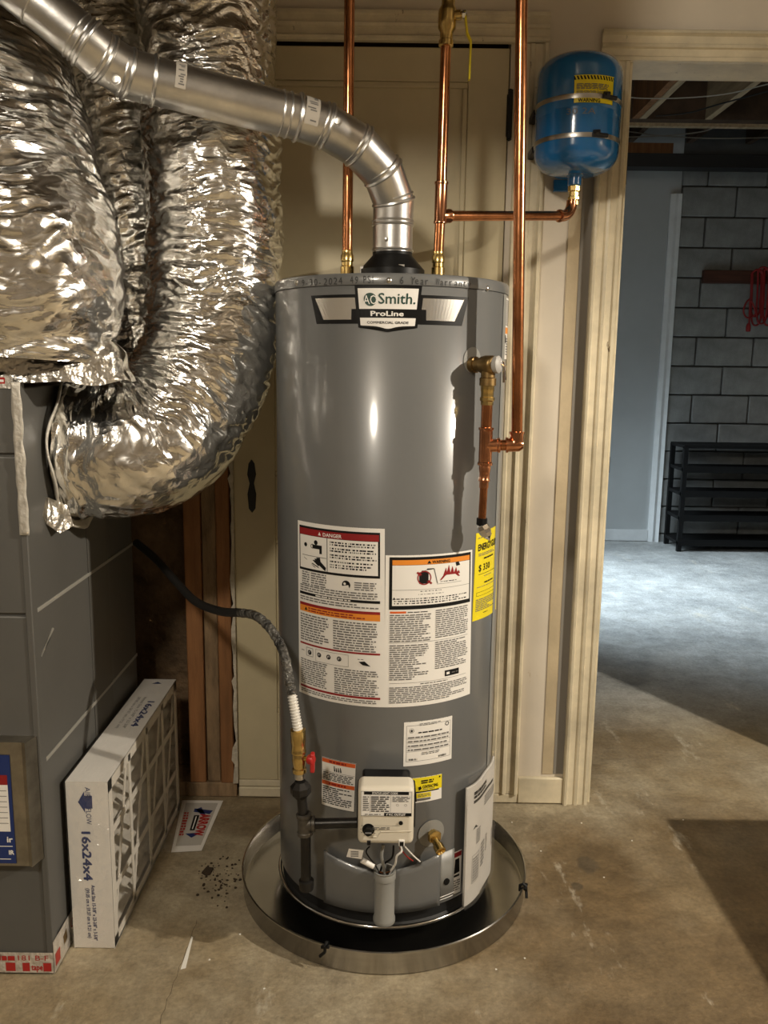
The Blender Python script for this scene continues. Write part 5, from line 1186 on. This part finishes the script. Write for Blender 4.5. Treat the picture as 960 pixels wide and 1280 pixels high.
d.lines(M_REDP, .12, .25, .26, .72, 9, .7); d.done()
rnd = random.Random(11)
mb = MB()
def chip(mb, x, y, r, h):
    n_ = rnd.randint(5, 8); pl_ = [(x+r*(.6+.5*rnd.random())*math.cos(2*pi*k/n_), y+r*(.6+.5*rnd.random())*math.sin(2*pi*k/n_)) for k in range(n_)]
    mb.prism(pl_, lambda a, b: (a, b, .0003), lambda a, b: (a, b, .0003+h))
for k in range(90):
    x = rnd.gauss(272, 14); y = rnd.gauss(1100, 15)
    if 246 < x < 300 and 1070 < y < 1136: p = atZ(x, y, 0); chip(mb, p.x, p.y, .0012+.0035*rnd.random()**2, .0015)
o = mb.build('rust_crumbs', M_DIRT, None, smooth=False); o['kind'] = 'stuff'; o['label'] = 'scatter of dark rust crumbs on the floor by the drain pan'; o['category'] = 'debris'
mb = MB(); c = [atZ(*p, 0) for p in ((252, 1092), (258, 1085), (267, 1086), (263, 1094), (257, 1095))]; mb.prism([(p.x, p.y) for p in c][::-1], lambda a, b: (a, b, .0004), lambda a, b: (a, b, .004))
tag(mb.build('rust_flake', M_DIRT, None, smooth=False), 'largest brown rust flake among the crumbs by the drain pan', 'flake')
mb = MB()
for x, y in ((676, 1064), (640, 1028), (755, 1097), (790, 1051), (854, 1025), (620, 1212), (656, 1198), (300, 1168), (330, 1236), (262, 1200), (727, 1029)): p = atZ(x, y, 0); chip(mb, p.x, p.y, .0028, .0006)
o = mb.build('paint_drips', M_WPAINT, None, smooth=False); o['kind'] = 'stuff'; o['label'] = 'tiny white paint drips on the concrete floor'; o['category'] = 'paint'
mb = MB(); a_ = atZ(228, 1212, .0); b_ = atZ(239, 1172, 0); mb.prism([(a_.x-.004, a_.y), (a_.x+.006, a_.y+.004), (b_.x+.004, b_.y), (b_.x, b_.y+.004)], lambda u, v: (u, v, .0002), lambda u, v: (u, v, .0006))
struct(mb.build('floor_scuff', M_WPAINT, None, smooth=False), 'pale paint scuff on the concrete floor')
ck = [atZ(*p, 0) for p in ((246, 1150), (236, 1180), (225, 1208), (215, 1235), (205, 1262), (197, 1290))]
mb = MB(); mb.tube([p+Vector((.002*math.sin(i*2.1), 0, -.0006)) for i, p in enumerate(spline(ck, 4))], .0009, 5); struct(mb.build('floor_crack', M_DIRT, None), 'thin hairline crack in the concrete floor')

# ================================================================== FAR ROOM THINGS
rk = thing('shoe_rack', 'low black metal rack with open shelves against the block wall', 'rack', (2.6, 5.88, 0))
rx0 = 2.05; ry0, ry1 = 5.74, 6.03; rh = .735; rx1 = 3.3
for x in (rx0, rx1-.03):
    for y in (ry0, ry1-.03): box('leg', M_RACK, rk, x, x+.03, y, y+.03, 0, rh)
for z_ in (.05, .225, .395, .565, rh-.012): box('shelf', M_RACK, rk, rx0, rx1, ry0+.005, ry1-.005, z_, z_+.022)
for z_ in (.05, .225, .395, .565): box('rail', M_RACK, rk, rx0, rx1, ry0-.004, ry0+.006, z_-.008, z_+.036)
wb0 = atY(878, 354, FW-.05); wb1 = atY(878, 337.5, FW-.05)
tag(box('hanging_board', mat('red_brown_board', (.085, .028, .014), .6, var=.4, vscale=9, stretch=(.5, 4, 4)), None, wb0.x, 3.2, FW-.062, FW-.024, wb0.z, wb1.z, bevel=.004), 'reddish brown board fixed across the block wall', 'board')
cd = thing('extension_cord', 'red extension cord hanging coiled on the wall board', 'cord', tuple(atY(945, 370, FW-.09)))
rnd = random.Random(2)
for k in range(9):
    x0 = 938+k*4.5+rnd.uniform(-2, 2); top = 338+rnd.uniform(-2, 4); bot = 398+rnd.uniform(-8, 8); Y = FW-.067-.012*(k % 3)
    lp = [atY(x0, top, Y), atY(x0+6, top-4, Y-.01), atY(x0+13, top+2, Y), atY(x0+12, (top+bot)/2, Y-.006), atY(x0+9, bot, Y), atY(x0+1, bot+4, Y-.01), atY(x0-2, bot-10, Y), atY(x0-1, (top+bot)/2, Y)]
    lp.append(lp[0]); MB().tube(spline(lp, 6), .0065, 8).build('coil', M_REDC, cd)
Y = FW-.10
MB().tube(spline([atY(940, 372, Y), atY(933, 378, Y), atY(929.5, 389, Y), atY(934, 397, Y), atY(944, 393, Y), atY(942, 382, Y), atY(938, 376, Y), atY(937, 390, Y), atY(936.5, 404, Y)], 6), .006, 8).build('loose_end', M_REDC, cd)
pq = atY(936, 404, Y); MB().lathe([(.008, 0), (.014, -.012), (.017, -.03), (.015, -.055), (.010, -.058)], pq, (0, 0, 1), 10).build('plug', M_REDC, cd)
def cable(px, r, m_, label, dips=()):
    pts = []
    for k, (x, y) in enumerate(px):
        p = atZ(x, y, JZ-r+.001-(.0078 if k in dips else 0))
        pts.append(p if p.y < 6.06 else atY(x, y, 6.06))
    tag(MB().tube(spline(pts, 6), r, 8).build('cable', m_, None), label, 'cable', 'cables under the joists')
cable([(700, 112), (780, 121), (815, 123), (860, 122), (910, 117), (960, 105), (1010, 92)], .0035, M_CABLE, 'white cable running beneath the pale joists')
cable([(820, 145), (860, 141), (900, 130), (960, 114), (1000, 104)], .0045, M_RUBBER, 'black cable stapled under the pale joists')
cable([(700, 168), (740, 172), (800, 171), (850, 168), (880, 164), (895, 158)], .004, M_CABLE, 'thin white cable crossing under another above the steel beam', (1, 2, 3))
cable([(700, 158), (740, 160), (790, 165), (830, 170), (900, 173), (990, 171)], .004, M_CABLE, 'long grey cable running just above the steel beam')

# ================================================================== THINGS BESIDE THE VIEW (an unseen box added to throw the floor shadow, and lampholders)
wm = thing('shadow_box', 'unseen grey lidded box added to cast the floor shadow by the doorway', 'shadow box', (1.45, 1.52, 0))  # box added out of view for its shadow on the floor
M_SHADOW_BOX = mat('shadow_box_grey', (.12, .12, .125), .5)
MB().add([(1.19, 1.19, 0), (1.71, 1.19, 0), (1.71, 1.86, 0), (1.19, 1.86, 0), (1.16, 1.16, .43), (1.74, 1.16, .43), (1.74, 1.89, .43), (1.16, 1.89, .43)], [(3, 2, 1, 0), (4, 5, 6, 7), (0, 1, 5, 4), (1, 2, 6, 5), (2, 3, 7, 6), (3, 0, 4, 7)]).build('shadow_box_body', M_SHADOW_BOX, wm, bevel=.02)
box('shadow_box_lid', M_BLACK, wm, 1.15, 1.75, 1.15, 1.895, .43, .468, bevel=.01)
for y in (1.155, 1.895): box('shadow_box_handle', M_BLACK, wm, 1.38, 1.52, y-.012, y+.012, .38, .42, bevel=.006)
for nm, L_, lb in (('ceiling_lampholder', LA, 'white ceramic lampholder in the middle of the ceiling'), ('ceiling_lampholder', LB, 'white ceramic lampholder near the right wall'), ('ceiling_lampholder', (LC[0], LC[1], LC[2]), 'white lampholder added with the joist fill lamp behind the doorway header')):  # the last holder belongs to the lamp added for the joists
    t_ = thing(nm, lb, 'lamp', (L_[0], L_[1], 2.75)); MB().lathe([(.055, 2.75), (.055, 2.735), (.030, 2.715), (.022, 2.69), (.022, L_[2]+.10)], (L_[0], L_[1], 0), n=24).build('holder', M_APPL, t_)
    MB().lathe([(.012, L_[2]+.10), (.012, L_[2]+.06)], (L_[0], L_[1], 0), n=16).build('bulb_base', M_STEEL, t_)
